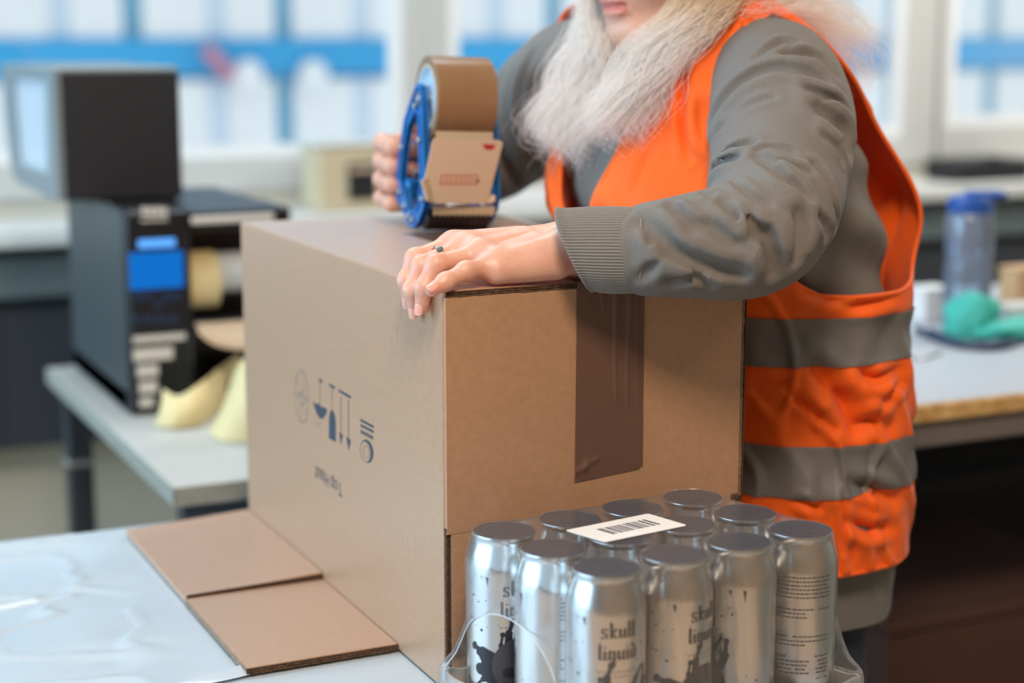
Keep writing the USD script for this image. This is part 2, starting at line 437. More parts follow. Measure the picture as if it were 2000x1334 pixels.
edge = (xs[:, None] < -1.455) | (xs[:, None] > .355) | (ys[None] < -.345) | (ys[None] > .655)
Zg = np.where(edge, .792, Zg)
low = (xs[:, None] < -1.461) | (xs[:, None] > .361) | (ys[None] < -.351) | (ys[None] > .661)
Zg = np.where(low, np.where(ys[None] < -.351, .7948, .66 + .01 * np.sin(Xg * 30) + .01 * np.sin(Yg * 24)), Zg)
Zg = np.maximum(Zg, np.where(low, 0, .7955 - .004 * edge))
film = grid_mesh(np.stack([Xg, Yg, Zg], -1))
single('plastic_sheet', film, FILM, 'pale blue white glossy plastic sheet spread wrinkled over the packing table', 'plastic sheet', smooth=True)
# a loose doubled edge of the sheet, in front
fe = []
for k, off in enumerate((.004, .012)):
    p = fp + np.array([.3, -1.0]) * off
    fe.append(p)
A_, B_ = np.column_stack([fp, np.full(120, .8032)]), np.column_stack([fp + np.array([.006, -.020]) * np.sin(PI * np.linspace(.04, .96, 120))[:, None], np.full(120, .8018)])
lip = grid_mesh(np.stack([A_ + [0, 0, .001], (A_ + B_) / 2 + [0, 0, .0008], B_], 1))
single('sheet_edge_strip', solidify(np.array(lip.vertices), np.array(lip.faces), .0006), FILM, 'narrow doubled edge of plastic film lying in front of the flap', 'plastic film', smooth=True)

# ------------------------------------------------------------------ the carton
CARD = mat('kraft_cardboard', (170, 130, 98), .37, var=.09, vscale=130, coat_weight=.35, coat_roughness=.33, bump=.12, bscale=900, detail=6, bdist=.0006, sheen_weight=.25, sheen_roughness=.45, specular_ior_level=.95)
CARDL = CARD
RAW = mat('raw_corrugated_edge', (84, 62, 46), .9, var=.5, vscale=350)
INK = mat('dark_blue_print', (48, 58, 74), .7)
INKF = mat('faint_grey_print', (120, 112, 108), .8)
TAPE = mat('brown_packing_tape', (100, 75, 64), .28, specular_ior_level=.5)
W_, D_, H_ = .314, .615, TOP + .369
th_ = .006
c = thing('cardboard_carton', 'large brown cardboard carton being taped shut in the middle of the packing table', 'carton', (W_ / 2, D_ / 2, TOP))
part(c, 'side_panel', bx((0, .0035, TOP + .0005), (th_, D_, H_ - .001), .0012), CARD, label='printed side panel')
zc = .948                                                            # crease of the hanging flap
part(c, 'end_panel', bx((.0015, 0, zc), (W_ - .0015, th_, H_ - .006), .0005), CARD, label='end panel with tape')
part(c, 'end_flap', bx((.006, .0001, TOP + .001), (W_ - .008, .006, zc - .0002), .0003), CARD, label='end flap hanging straight down')
part(c, 'side_panel', bx((W_ - th_, .004, TOP + .0005), (W_, D_, H_ - .001), .0012), CARD)
part(c, 'end_panel', bx((.002, D_ - th_, TOP + .0005), (W_ - .002, D_ - .001, H_ - .004), .0012), CARD)
for x0, x1 in ((.0005, W_ / 2 - .0008), (W_ / 2 + .0008, W_ - .0005)):
    part(c, 'top_flap', bx((x0, .0015, H_ - .006), (x1, D_ - .002, H_), .0014), CARD)
part(c, 'inner_flap', bx((.008, .007, H_ - .0125), (W_ - .008, .16, H_ - .0065), .001), CARD)

def wavy_edge(p, q, wdir, width, ndir, depth, n=160, amp=.0004):
    """A cut corrugated edge from p to q: liners, the fluted middle between them, and torn unevenness."""
    p, q, wdir, ndir = map(lambda a: np.asarray(a, float), (p, q, wdir, ndir))
    s = np.linspace(0, 1, n)[:, None]
    line = p + (q - p) * s
    rows = []
    for k, (off, dep) in enumerate(((0, 0), (.0, 1), (.16, 1.05), (.2, .45), (.45, .5), (.5, 1.0), (.56, .5), (.8, .45), (.84, 1.05), (1, 1), (1, 0))):
        j = meshkit.noise(np.column_stack([s[:, 0] * 90, s * 0 + k, s * 0 + 4.2])) - .5
        rows.append(line + wdir * width * off + ndir * (depth * dep + (amp * 2.4 * j[:, None] if 0 < k < 10 else 0)))
    return grid_mesh(np.stack(rows, 1))
part(c, 'cut_edge', wavy_edge((.0005, .004, TOP + .002), (.0005, .004, zc + .006), (1, 0, 0), .0068, (0, -1, 0), .0035), RAW, False, label='dark cut corrugated edge at the near corner')
part(c, 'cut_edge', wavy_edge((W_ - .0045, .003, zc - .005), (W_ - .0045, .003, H_ - .004), (1, 0, 0), .0045, (0, -1, 0), .0035), RAW, False)
part(c, 'cut_edge', bx((W_ - .013, -.0008, zc - .004), (W_ - .004, .004, zc + .003), .0008), RAW)
part(c, 'cut_edge', wavy_edge((.003, .0012, H_ - .0058), (W_ - .003, .0012, H_ - .0058), (0, 0, 1), .0052, (0, -1, 0), .0012, 220), RAW, False, label='dark cut edge of the top flaps')
# the flap folded out on to the table
for y0, y1 in ((.118, .336), (.3385, .613)):
    fb = bx((-.152, y0, TOP + .0005), (-.0005, y1, TOP + .0075), .0008)
    if y0 > .2:                                                       # the farther flap stands up a little along the carton
        fv = np.array(fb.vertices); fv[:, 2] += .0075 * np.clip((fv[:, 0] + .152) / .152, 0, 1) * np.clip((fv[:, 2] - TOP) / .004, 0, 1); fb.vertices = fv
    f = part(c, 'bottom_flap', fb, CARD, label='flap folded out flat on the table')
part(c, 'cut_edge', wavy_edge((-.151, .3382, TOP + .006), (-.001, .3382, TOP + .0085), (0, 0, 1), .0045, (0, -1, 0), .0012, 160), RAW, False)
part(c, 'cut_edge', wavy_edge((-.1525, .1165, TOP + .001), (-.001, .1165, TOP + .001), (0, 0, 1), .0062, (0, -1, 0), .0008, 160), RAW, False)
part(c, 'cut_edge', wavy_edge((-.152, .337, TOP + .001), (-.152, .118, TOP + .001), (0, 0, 1), .0062, (-1, 0, 0), .0008, 160), mat('grey_corrugated_edge', (150, 128, 108), .9, var=.5, vscale=400), False)

# tape: over the top seam and down the taped end, with two lengthwise wrinkles
tx0, tx1, tz0 = .131, .201, at(1195, 921, 1, 0)[2]
nu, nv = 61, 90
u_ = np.linspace(0, 1, nu); zz = np.linspace(0, 1, nv)
U, V = np.meshgrid(u_, zz, indexing='ij')
zlow = tz0 - .006 * (1 - U) + .0008 * np.abs(((U * 40) % 1) - .5) + .002 * (U > .96)
Zt = zlow + (H_ + .0005 - zlow) * V
Xt = tx0 + (tx1 - tx0) * U + .0016 * (V - 1) * (1 - 2 * U) * .6
Yt = -.0006 + 0 * U
for uc, sl, lo_, am in ((.56, .02, .32, .0016), (.77, -.05, .30, .0016), (.36, .03, .8, .0007), (.90, .01, .25, .0005)):
    cen = uc + sl * (1 - V) + .03 * np.exp(-((V - lo_) / .12) ** 2)
    Yt -= am * np.exp(-((U - cen) / .022) ** 2) * np.clip((V - lo_) / .12, 0, 1) * (0.75 + .25 * np.sin(V * 9))
Yt -= .0018 * np.exp(-((U - .15) / .05) ** 2 - ((V - .06 - .25 * (U - .1)) / .03) ** 2) + .0012 * np.exp(-((V - .05 - .15 * U) / .012) ** 2) * (U < .35)
Yt -= .0003 * meshkit.noise(np.stack([U * 6, V * 9, 0 * U], -1))
tp = grid_mesh(np.stack([Xt, Yt, Zt], -1), flip=True)
tb = bx((tx0, -.0005, H_ + .0001), (tx1, .42, H_ + .0006))
ta = part(c, 'packing_tape', cat(solidify(np.array(tp.vertices), np.array(tp.faces), -.0004), tb), TAPE, 40, label='brown packing tape over the seam and the end panel')

# print on the side panel, all upside down: globe, glass, umbrella, arrows, ring and two words
def side(pts): return np.array([at(u, v, 0, 0.0)[1:] for u, v in pts])
def printed(name, polys, material=INK, label=None):
    m = extrude(unary_union(polys), .0002)                           # drawn in (y, z)
    part(c, name, place(m, axes((-.0002, 0, 0), (0, 1, 0), (0, 0, 1), (1, 0, 0))), material, False, label=label)
def px_poly(*pts): return Polygon(side(pts)).buffer(0)
def px_line(w, *pts): return LineString(side(pts)).buffer(w / 2, cap_style=2)
def z5(x, y): return 550 + x * .22495, 700 + y * .22489
q = lambda *p: [z5(*a) for a in p]
printed('handling_symbol', [px_poly(*q((272, 375), (300, 395), (325, 390), (345, 420), (372, 425), (395, 442), (388, 480), (368, 515), (347, 527), (322, 510), (296, 455))),
                            px_line(.0008, *q((335, 395), (335, 200))), px_poly(*q((325, 172), (352, 185), (348, 212), (330, 205)))], label='upside-down wine glass')
printed('handling_symbol', [px_poly(*q((413, 692), (412, 540), (418, 480), (432, 445), (448, 455), (464, 500), (471, 570), (471, 728))),
                            px_line(.0008, *q((438, 450), (438, 255))), px_poly(*q((412, 215), (466, 248), (462, 262), (446, 262), (416, 236)))], label='upside-down umbrella')
printed('handling_symbol', [px_poly(*q((496, 268), (604, 328), (600, 350), (496, 288))), px_line(.0014, *q((516, 328), (516, 670))), px_line(.0016, *q((581, 362), (581, 700))),
                            px_poly(*q((500, 640), (534, 668), (516, 748))), px_poly(*q((562, 680), (602, 712), (583, 800)))], label='two downward arrows under a bar')
def ellq(cx, cy, rx, ry, sk, n=40):
    t_ = np.linspace(0, 2 * PI, n, endpoint=False)
    return px_poly(*q(*[(cx + rx * math.cos(a), cy + ry * math.sin(a) + sk * rx * math.cos(a)) for a in t_]))
printed('handling_symbol', [ellq(743, 806, 55, 96, .35).difference(ellq(727, 810, 46, 88, .35)), ellq(740, 806, 57, 100, .35).difference(ellq(739, 806, 54, 97, .35)),
                            ellq(736, 810, 26, 56, .3).difference(ellq(736, 810, 24, 54, .3))], label='ring with one dark side')
printed('handling_symbol', [px_poly(*q((684, 524), (800, 585), (800, 606), (686, 545))), px_poly(*q((686, 570), (800, 628), (798, 648), (686, 590)))] +
        [px_poly(*q((688 + k * 11, 618 + k * 6), (695 + k * 11, 622 + k * 6), (695 + k * 11, 652 + k * 6), (688 + k * 11, 648 + k * 6))) for k in range(10)], label='two bars over a line of small lettering')
gl = [ellq(176, 330, 62, 232, .45).difference(ellq(176, 330, 59, 228, .45))]
gl += [ellq(178, 345, 34, 50, .4).difference(ellq(178, 345, 27, 42, .4)), ellq(172, 200, 40, 90, .4).difference(ellq(172, 200, 37, 87, .4)), ellq(184, 480, 38, 80, .4).difference(ellq(184, 480, 35, 77, .4))]
gl += [px_line(.0008, *q((118, 300), (235, 360))), px_line(.0006, *q((178, 100), (178, 560)))]
printed('handling_symbol', gl, INKF, label='faint globe of thin rings')
printed('handling_symbol', [px_line(.0006, *q((285, 575), (350, 560))), px_line(.0006, *q((318, 560), (318, 620)))], INKF)
tm = meshkit.text_mesh('Top Haut', .0145, .0002)
e0, e1 = tm.bounds
far_, near_ = at(*z5(296, 1010), 0, 0.)[1], at(*z5(528, 1180), 0, 0.)[1]
sx_ = (far_ - near_) / (e1[0] - e0[0])
zt_ = at(*z5(515, 1085), 0, 0.)[2]
M_ = axes((-.0002, near_, zt_), np.array([0, 1, 0]) * sx_, (0, 0, -1), (1, 0, 0))
part(c, 'lettering', place(tm, M_), INK, False, label='words Top Haut upside down')

# ------------------------------------------------------------------ the trolley and the label printer behind the carton
TRTOP = mat('trolley_white_board', (184, 184, 180), .5, var=.03, vscale=8)
TREDGE = mat('trolley_board_edge', (150, 148, 138), .7, var=.12, vscale=60)
t = thing('printer_trolley', 'white topped dark steel trolley carrying the label printer', 'trolley', (.3, 1.25, 0))
part(t, 'tabletop', bx((-.045, .805, .772), (.75, 1.71, .80), .002), TRTOP)
part(t, 'edge_band', cat(bx((-.046, .8035, .773), (.75, .8052, .799)), bx((-.0465, .8035, .773), (-.0448, 1.71, .799))), TREDGE)
for x in (-.005, .71):
    for y in (.85, 1.66): part(t, 'leg', bx((x - .022, y - .022, 0), (x + .022, y + .022, .772), .003), STEEL)
part(t, 'frame', cat(bx((-.03, .82, .715), (.74, .85, .772), .002), bx((-.03, 1.66, .735), (.74, 1.69, .772), .002), bx((.70, .85, .73), (.73, 1.66, .772), .002), bx((-.02, .87, .748), (.02, 1.64, .772), .002)), STEEL)
for x in (.012, .105, .60): part(t, 'bolt', cat(cyl((x, .8205, .745), (x, .8155, .745), .0105, 6, c=.0008), cyl((x, .8157, .745), (x, .8125, .745), .007, 16, c=.001)), BOLT)
part(t, 'leg_band', bx((-.0285, 1.637, .63), (.0185, 1.683, .64), .001), TREDGE, label='pale band round the leg')

PGREY = mat('printer_grey_side', (66, 72, 73), .45, var=.03, vscale=4)
PDARK = mat('printer_black_front', (20, 20, 24), .35)
PDARK2 = mat('printer_lid_dark', (30, 30, 36), .5)
PSIDE = mat('printer_lid_grey', (128, 136, 138), .4)
SCREEN = glow('printer_screen_blue', (20, 112, 205), 1.0)
LAMPB = glow('printer_status_blue', (95, 170, 255), 1.3)
WHITEP = mat('white_print', (214, 208, 200), .6)
LABELY = mat('yellow_label_paper', (216, 198, 146), .6)
ROLLW = mat('pale_roll_core', (196, 202, 206), .4)
SKINNY = mat('copper_ribbon', (170, 120, 96), .4)
p = thing('label_printer', 'grey and black label printer with raised cover and blue screen on the trolley', 'printer', (.135, 1.45, .80))
ZP = 1.121
part(p, 'side_wall', bx((0, 1.262, .803), (.012, 1.69, ZP), .004), PGREY, label='grey left side wall')
part(p, 'base', bx((.0, 1.25, .802), (.27, 1.69, .84), .004), PDARK)
part(p, 'back_wall', bx((.10, 1.36, .83), (.27, 1.69, ZP - .005), .004), PDARK)
part(p, 'divider', bx((.012, 1.27, .82), (.105, 1.40, ZP), .004), PDARK)
part(p, 'control_panel', bx((.001, 1.246, .806), (.104, 1.272, ZP + .002), .006), PDARK)
def pp(u, v): return at(u, v, 1, 1.245)
def pbox(u0, v0, u1, v1, d=.0015, cc=.0006):
    a, b_ = pp(u0, v1), pp(u1, v0)
    return bx((a[0], 1.246 - d, a[2]), (b_[0], 1.2465, b_[2]), cc)
part(p, 'status_lamp', pbox(270, 465, 342, 485, .002, .003), LAMPB, label='glowing blue status lamp')
part(p, 'screen', pbox(254, 489, 357, 567), SCREEN, label='lit blue screen')
BTN = mat('printer_blue_button', (24, 44, 78), .4)
for u0, u1 in ((262, 300), (314, 354)): part(p, 'button', pbox(u0, 572, u1, 588), BTN)
part(p, 'button', pbox(300, 590, 318, 602), BTN)
for k in range(4): part(p, 'button', pbox(258 + 24 * k, 615, 274 + 24 * k, 632), BTN)
lg = [pbox(277 + k * 13, 404 + (k % 2), 287 + k * 13, 421 + (k % 2), .0008, 0) for k in range(4)] + [pbox(275, 426, 328, 433, .0008, 0)]
part(p, 'maker_mark', cat(*lg), WHITEP, False, label='small pale blurred maker mark')
for u0, v0, u1, v1 in ((260, 650, 362, 671), (261, 676, 338, 707), (268, 711, 309, 738), (272, 743, 307, 770), (273, 776, 300, 796)):
    part(p, 'sticker', pbox(u0, v0, u1, v1, .001, 0), WHITEP, False)
# open media bay with the label roll and its core
part(p, 'bay_top', bx((.104, 1.25, 1.085), (.27, 1.40, 1.118), .004), PDARK)
part(p, 'tear_bar', bx((.106, 1.243, 1.098), (.24, 1.25, 1.109), .002), WHITEP, label='bright metal bar')
ra, rb = pp(366, 500), pp(437, 611)
rc = np.array([0, 1.30, (ra[2] + rb[2]) / 2]); rr = (ra[2] - rb[2]) / 2
part(p, 'label_roll', place(lathe([(.018, 0), (rr, 0), (rr, rb[0] - ra[0]), (.018, rb[0] - ra[0]), (.018, 0)]), axes((ra[0], rc[1], rc[2]), (0, 1, 0), (0, 0, 1), (1, 0, 0))), LABELY, label='roll of pale yellow labels')
part(p, 'roll_spindle', cyl((ra[0] + .05, rc[1], rc[2] + .01), (.262, rc[1], rc[2] + .01), .033, 32, c=.003), ROLLW)
part(p, 'bay_floor', bx((.104, 1.252, .926), (.27, 1.40, .944), .003), PDARK)
# the raised two-leaf cover
LX0, LX1, LB = -.056, .150, 1.46
part(p, 'cover_panel', bx((LX0 + .012, LB, ZP + .0), (LX1, LB + .012, 1.329), .003), PDARK2, label='dark inner face of the raised cover')
q0 = [(LB, 1.329), (1.97, 1.329), (1.955, 1.22), (1.915, 1.135), (1.86, 1.122), (LB, ZP)]
hole = Polygon([(1.545, 1.30), (1.84, 1.30), (1.82, 1.17), (1.56, 1.17)]).buffer(.012)
sp = extrude(Polygon(q0).buffer(.01).buffer(-.01).difference(hole), .012)
part(p, 'cover_side', place(sp, axes((LX0, 0, 0), (0, 1, 0), (0, 0, 1), (1, 0, 0))), PSIDE, label='grey side of the raised cover')
part(p, 'cover_window', place(extrude(hole.buffer(.003), .003), axes((LX0 + .004, 0, 0), (0, 1, 0), (0, 0, 1), (1, 0, 0))), pane_mat('cover_window_plastic', (.85, .92, .97), haze=(.7, .78, .85), hazefac=.35), False, label='clear window of the cover')
part(p, 'cover_top', bx((LX0, LB, 1.327), (LX1, 1.97, 1.337), .003), PSIDE)
part(p, 'hinge', cyl((.0, 1.47, ZP), (.14, 1.47, ZP), .008, 12), PDARK)

# label backing coming out of the printer: a straight run and two curls
def loft(bot, top, n=50, t=.0006):
    a_, b_ = spline(np.array(bot), n), spline(np.array(top), n)
    s_ = np.linspace(0, 1, 9)[None, :, None]
    g_ = grid_mesh(a_[:, None] * (1 - s_) + b_[:, None] * s_ + np.array([0, -.012, .0]) * np.sin(PI * s_))
    return solidify(np.array(g_.vertices), np.array(g_.faces), t)
lb = thing('label_backing', 'curled pale yellow label backing strip lying before the printer', 'label strip', (.15, 1.2, .802))
b0 = [at(u, v, 2, .803) for u, v in ((301, 832), (345, 836), (400, 826), (440, 792), (478, 760))]
b1 = [at(u, v, 1, p_[1] + .02) for (u, v), p_ in zip(((318, 760), (350, 773), (395, 745), (435, 713), (474, 688)), b0)]
part(lb, 'curl', loft(b0, b1), LABELY, True)
b0 = [at(u, v, 2, .803) for u, v in ((408, 845), (432, 860), (490, 864), (520, 862))]
b1 = [at(u, v, 1, p_[1] + .03) for (u, v), p_ in zip(((452, 745), (466, 715), (490, 690), (515, 680)), b0)]
part(lb, 'curl', loft(b0, b1), LABELY, True)
b1 = [at(u, v, 1, 1.243) for u, v in ((380, 632), (420, 630), (460, 627), (500, 625))]
b0 = [at(u, v, 1, 1.19) for u, v in ((386, 650), (415, 672), (455, 682), (500, 684))]
part(lb, 'run', loft(b0, b1), mat('cream_label_liner', (196, 172, 146), .6), True, label='cream run of backing leaving the printer')

# beige device on the sill, papers, pen
BEIGE = mat('beige_plastic', (205, 190, 158), .5, var=.03, vscale=10)
d = thing('sill_device', 'small beige boxy device with a dark opening on the window sill', 'device', (.9, 2.58, .965))
sx0, sx1 = at(622, 390, 1, 2.53)[0], at(760, 390, 1, 2.53)[0]
zt = at(650, 288, 1, 2.53)[2]
part(d, 'housing', bx((sx0 - .0, 2.53, .9655), (sx1, 2.66, zt), .006), BEIGE)
part(d, 'lid', bx((sx0 - .004, 2.526, zt), (sx1 + .004, 2.664, zt + .012), .004), SILL)
dz0, dz1 = at(690, 390, 1, 2.53)[2], at(690, 318, 1, 2.53)[2]
dx0, dx1 = at(680, 350, 1, 2.53)[0], at(735, 350, 1, 2.53)[0]
part(d, 'opening', bx((dx0, 2.526, dz0), (dx1, 2.531, dz1), .001), DARKGAP, label='dark opening')
part(d, 'roller', cyl((dx0 + .006, 2.524, dz1 - .018), (dx1 - .006, 2.524, dz1 - .018), .007, 12), mat('pale_roller', (190, 160, 140), .5))
sh = []
for k in range(5): sh.append(bx((1.16 + .008 * k, 2.512 + .002 * k, .9652 + .006 * k), (1.40 + .006 * k, 2.66, .9708 + .006 * k), .0008))
single('paper_stack', cat(*sh), mat('white_paper', (232, 234, 236), .7), 'low stack of white paper on the window sill beside the person', 'paper')

# ------------------------------------------------------------------ the work bench on the right and what lies on it
ZD = .90
DESKW = mat('bench_white_top', (178, 186, 196), .4, var=.03, vscale=6)
GOLD = mat('bench_gold_edge', (176, 130, 74), .3, var=.5, vscale=45, rgb2=(226, 196, 140), bump=.6, bscale=60)
DGREY = mat('bench_grey_rail', (112, 106, 106), .5)
t = thing('work_bench', 'white topped work bench with a gold front edge behind the person', 'bench', (1.6, .85, 0))
part(t, 'tabletop', bx((.72, .432, .878), (2.9, 1.25, ZD), .002), DESKW)
part(t, 'front_edge', bx((.72, .424, .874), (2.9, .433, .899), .003), GOLD, label='glittering gold brown front edge')
part(t, 'rail', bx((.72, .436, .836), (2.9, .46, .8775), .003), DGREY)
BLK_ = mat('bench_under_shade', (46, 46, 50), .8)  # near black: the shade under the bench is put into the colour
for x in (.82, 2.84):
    for y in (1.12, 1.16)[:1]: part(t, 'leg', bx((x - .025, y - .018, 0), (x + .025, y + .018, .8775), .003), BLK_)
part(t, 'rear_shade_panel', bx((.80, 1.19, .05), (2.9, 1.21, .8775), .002), BLK_)  # added dark panel standing for the shade behind the bench
part(t, 'lower_shelf', bx((.82, .52, .30), (2.88, 1.19, .32), .002), BLK_)
part(t, 'cross_bar', bx((.80, 1.05, .55), (2.88, 1.08, .585), .003), BLK_)
REDB = mat('reddish_brown_box', (78, 50, 42), .8)
k_ = thing('storage_box', 'dark reddish brown box on the shelf under the work bench', 'box', (1.35, .75, .32))
part(k_, 'body', bx((.98, .60, .3205), (1.46, 1.0, .50), .004), REDB)
part(k_, 'lid', bx((.975, .595, .50), (1.465, 1.005, .52), .004), REDB)

BOTTLE = usdkit.material(stage, '/World/Looks/bottle_clear_plastic', {'t': ('transparent_bsdf', {'color': (.78, .86, .97)}), 'g': ('glossy_bsdf', {'color': (.85, .9, 1), 'roughness': .12}), 'd': ('diffuse_bsdf', {'color': (.42, .50, .66)}),
        'lw': ('layer_weight', {'blend': .45}), 'a': ('mix_closure', {'fac': .32}), 'm': ('mix_closure', {})},
        [('t.BSDF', 'a.closure1'), ('d.BSDF', 'a.closure2'), ('lw.fresnel', 'm.fac'), ('a.closure', 'm.closure1'), ('g.BSDF', 'm.closure2')], surface='m.closure')
BLUECAP = mat('bottle_blue_cap', (36, 82, 160), .35)
bp = at(1885, 640, 2, ZD)
bp = np.array([bp[0], bp[1], ZD])
b = thing('drinking_bottle', 'clear drinking bottle with a blue lid on the work bench', 'bottle', bp)
zt0 = at(1885, 415, 1, bp[1])[2] - ZD
r_ = .040
part(b, 'body', place(lathe([(0, .002), (r_ - .006, .002), (r_, .008), (r_, zt0 * .52), (r_ - .002, zt0 * .56), (r_ - .002, zt0 * .62), (r_, zt0 * .66), (r_, zt0 - .012), (r_ - .006, zt0)]), axes(bp, (1, 0, 0), (0, 1, 0), (0, 0, 1))), BOTTLE, 40)
part(b, 'cap', place(cat(lathe([(0, zt0), (r_ - .004, zt0), (r_ - .002, zt0 + .004), (r_ - .002, zt0 + .022), (r_ - .008, zt0 + .028), (0, zt0 + .03)]), bx((-.01, -.02, zt0 + .024), (.055, .02, zt0 + .036), .004)), axes(bp, RT, HD, (0, 0, 1))), BLUECAP, 40, label='blue screw lid with a spout')
TEAL = mat('teal_cloth', (62, 178, 166), .7)
def lump(c_, r_, seed, n=3, amp=.35, sub=3):
    m = trimesh.creation.icosphere(sub, 1.0)
    v = np.array(m.vertices); v *= (1 + amp * (meshkit.fbm(v * 1.7 + seed, n, seed) - .5) * 2)[:, None]
    v = v * r_
    v[:, 2] = np.maximum(v[:, 2], -r_[2] * .55); v += np.asarray(c_) + [0, 0, r_[2] * .55]
    m.vertices = v
    return m
e = at(1915, 655, 2, ZD)
single('teal_cloth', cat(lump((e[0] - .02, e[1], ZD + .0005), np.array([.05, .045, .045]), 3), lump((e[0] + .06, e[1] - .05, ZD + .0005), np.array([.11, .05, .022]), 8)), TEAL, 'crumpled teal cloth lying beside the drinking bottle', 'cloth', smooth=True)
STRAP = mat('dark_blue_strap', (40, 56, 84), .6)
pts = [at(u, v, 2, ZD) + [0, 0, .006] for u, v in ((1792, 650), (1830, 668), (1880, 682), (1935, 680), (1975, 664), (2020, 655))]
single('dark_strap', cat(tube(spline(pts, 60), .0065, 8), tube(spline(np.array(pts) + [.01, -.02, 0], 60), .0055, 8)), STRAP, 'dark blue strap lying across the work bench before the bottle', 'strap')
for (u0, v0, w, dd_, hh, nm, lb_, mt, ct_) in ((1805, 632, .06, .05, .055, 'white_carton', 'small white carton beside the foot of the bottle', mat('white_card', (222, 224, 224), .6), 'carton'),
                                        (1985, 612, .20, .05, .075, 'small_brown_box', 'small pale brown box at the right edge behind the teal cloth', mat('pale_brown_card', (196, 160, 120), .7), 'box'),
                                        (1972, 640, .10, .05, .03, 'white_wrapper', 'white wrapper lying between teal cloth and brown box', mat('white_wrapper', (216, 226, 230), .4), 'wrapper')):
    e = at(u0, v0, 2, ZD)
    single(nm, cat(bx((e[0], e[1], ZD + .0003), (e[0] + w, e[1] + dd_, ZD + hh), .003), bx((e[0] - .002, e[1] - .002, ZD + hh), (e[0] + w + .002, e[1] + dd_ + .002, ZD + hh + .004), .001)), mt, lb_, ct_)
e = at(1790, 615, 2, ZD)
single('tape_reel', cat(place(lathe([(.012, -.012), (.026, -.012), (.028, 0), (.026, .012), (.012, .012), (.012, -.012)], 32), axes(e + [0, .02, .028], RT, (0, 0, 1), HD))), BOLT, 'small round metallic reel standing at the near end of the bench', 'reel')
pts = [at(u, v, 2, ZD) + [0, 0, .0015] for u, v in ((1770, 700), (1800, 702), (1830, 694), (1835, 688))]
single('grey_rod', tube(spline(pts, 30), .003, 8), BOLT, 'thin grey rod lying on the bench top', 'rod')
single('dark_case', cat(bx((2.70, 2.52, .9655), (2.98, 2.68, 1.03), .01), bx((2.82, 2.518, 1.03), (2.86, 2.56, 1.04), .003)), PDARK2, 'dark case standing on the window sill below the opening window', 'case')

# ------------------------------------------------------------------ the shrink-wrapped tray of cans
ALU = mat('can_silver', (206, 206, 204), .27, metallic=1.0, obj=True)
LID = mat('can_lid_dark_reflection', (58, 63, 74), .3)  # the dark reflection on the lids is put into their colour
BLK = mat('can_black_ink', (30, 31, 40), .4)
SKU = mat('can_dark_grey_ink', (62, 60, 66), .45)
BRN = mat('can_brown_ink', (40, 30, 32), .5)
RC = .0325
CO, E1, E2 = np.array([.0517, -.205]), np.array([.0669, .00685]), np.array([-.0151, .0633])
def wrap(polys, lift=.0001, seg=.0035):
    """Flat print (arc length from the can's front, height) laid round the can as a thin film."""
    out = []
    for g in getattr(unary_union(polys), 'geoms', [unary_union(polys)]):
        if g.area < 1e-9: continue
        x0, y0, x1, y1 = g.bounds
        for k in range(int((x1 - x0) / seg) + 1):                     # strips, so that the print bends with the can
            s_ = g.intersection(sbox(x0 + k * seg, y0 - 1, x0 + (k + 1) * seg, y1 + 1))
            for h_ in getattr(s_, 'geoms', [s_]):
                if h_.geom_type == 'Polygon' and h_.area > 1e-10:
                    v, f = trimesh.creation.triangulate_polygon(h_, engine='earcut')
                    out.append(trimesh.Trimesh(np.column_stack([v, np.zeros(len(v))]), f, process=False))
    m = trimesh.util.concatenate(out)
    v = np.array(m.vertices); th = v[:, 0] / RC; r = RC + lift
    m.vertices = np.column_stack([r * np.sin(th), -r * np.cos(th), v[:, 1]])
    return m
def stem(x, y0, y1, w=.30, s=.13):
    return Polygon([(x, y0 + s), (x + w * .55, y0), (x + w, y0 + s * .6), (x + w, y1 - s), (x + w * .45, y1), (x, y1 - s * .6)])
def dia(x, y, r=.19): return Polygon([(x - r, y), (x, y - r), (x + r, y), (x, y + r)])
def bar(x0, y0, x1, y1, w=.14): return LineString([(x0, y0), (x1, y1)]).buffer(w / 2, cap_style=2)
GL = {'s': (.78, [stem(.06, .45, 1.0, .24), stem(.46, .0, .55, .24), bar(.12, .62, .62, .40, .2), dia(.55, .90, .17), dia(.16, .12, .17), bar(.2, .98, .55, .9, .1), bar(.2, .06, .55, .08, .1)]),
      'k': (.86, [stem(.08, 0, 1.62), bar(.30, .5, .62, .88, .17), dia(.62, .86, .2), bar(.3, .55, .66, .12, .2), dia(.68, .12, .16)]),
      'u': (.88, [stem(.06, 0, 1.0), stem(.52, 0, 1.0), bar(.14, .12, .6, .2, .13), dia(.82, .1, .12)]),
      'l': (.46, [stem(.08, 0, 1.62), dia(.36, .11, .13)]),
      'i': (.46, [stem(.08, 0, 1.0), dia(.22, 1.3, .14), dia(.36, .11, .12)]),
      'q': (.86, [stem(.06, 0, 1.0), stem(.50, -.58, 1.0), bar(.16, .95, .6, .9, .13), bar(.16, .1, .56, .18, .13)]),
      'd': (.86, [stem(.06, 0, 1.0), stem(.50, 0, 1.1), bar(.62, 1.0, .16, 1.52, .26), bar(.16, .08, .56, .14, .13)])}
def gothic(word, x, y, h):
    ps, cx = [], 0.0
    for ch in word:
        w, gs = GL[ch]
        ps += [shapely.affinity.translate(g, cx, 0) for g in gs]
        cx += w
    u = unary_union(ps)
    return shapely.affinity.translate(shapely.affinity.scale(u, h, h, origin=(0, 0)), x - cx * h / 2, y)
import shapely.affinity
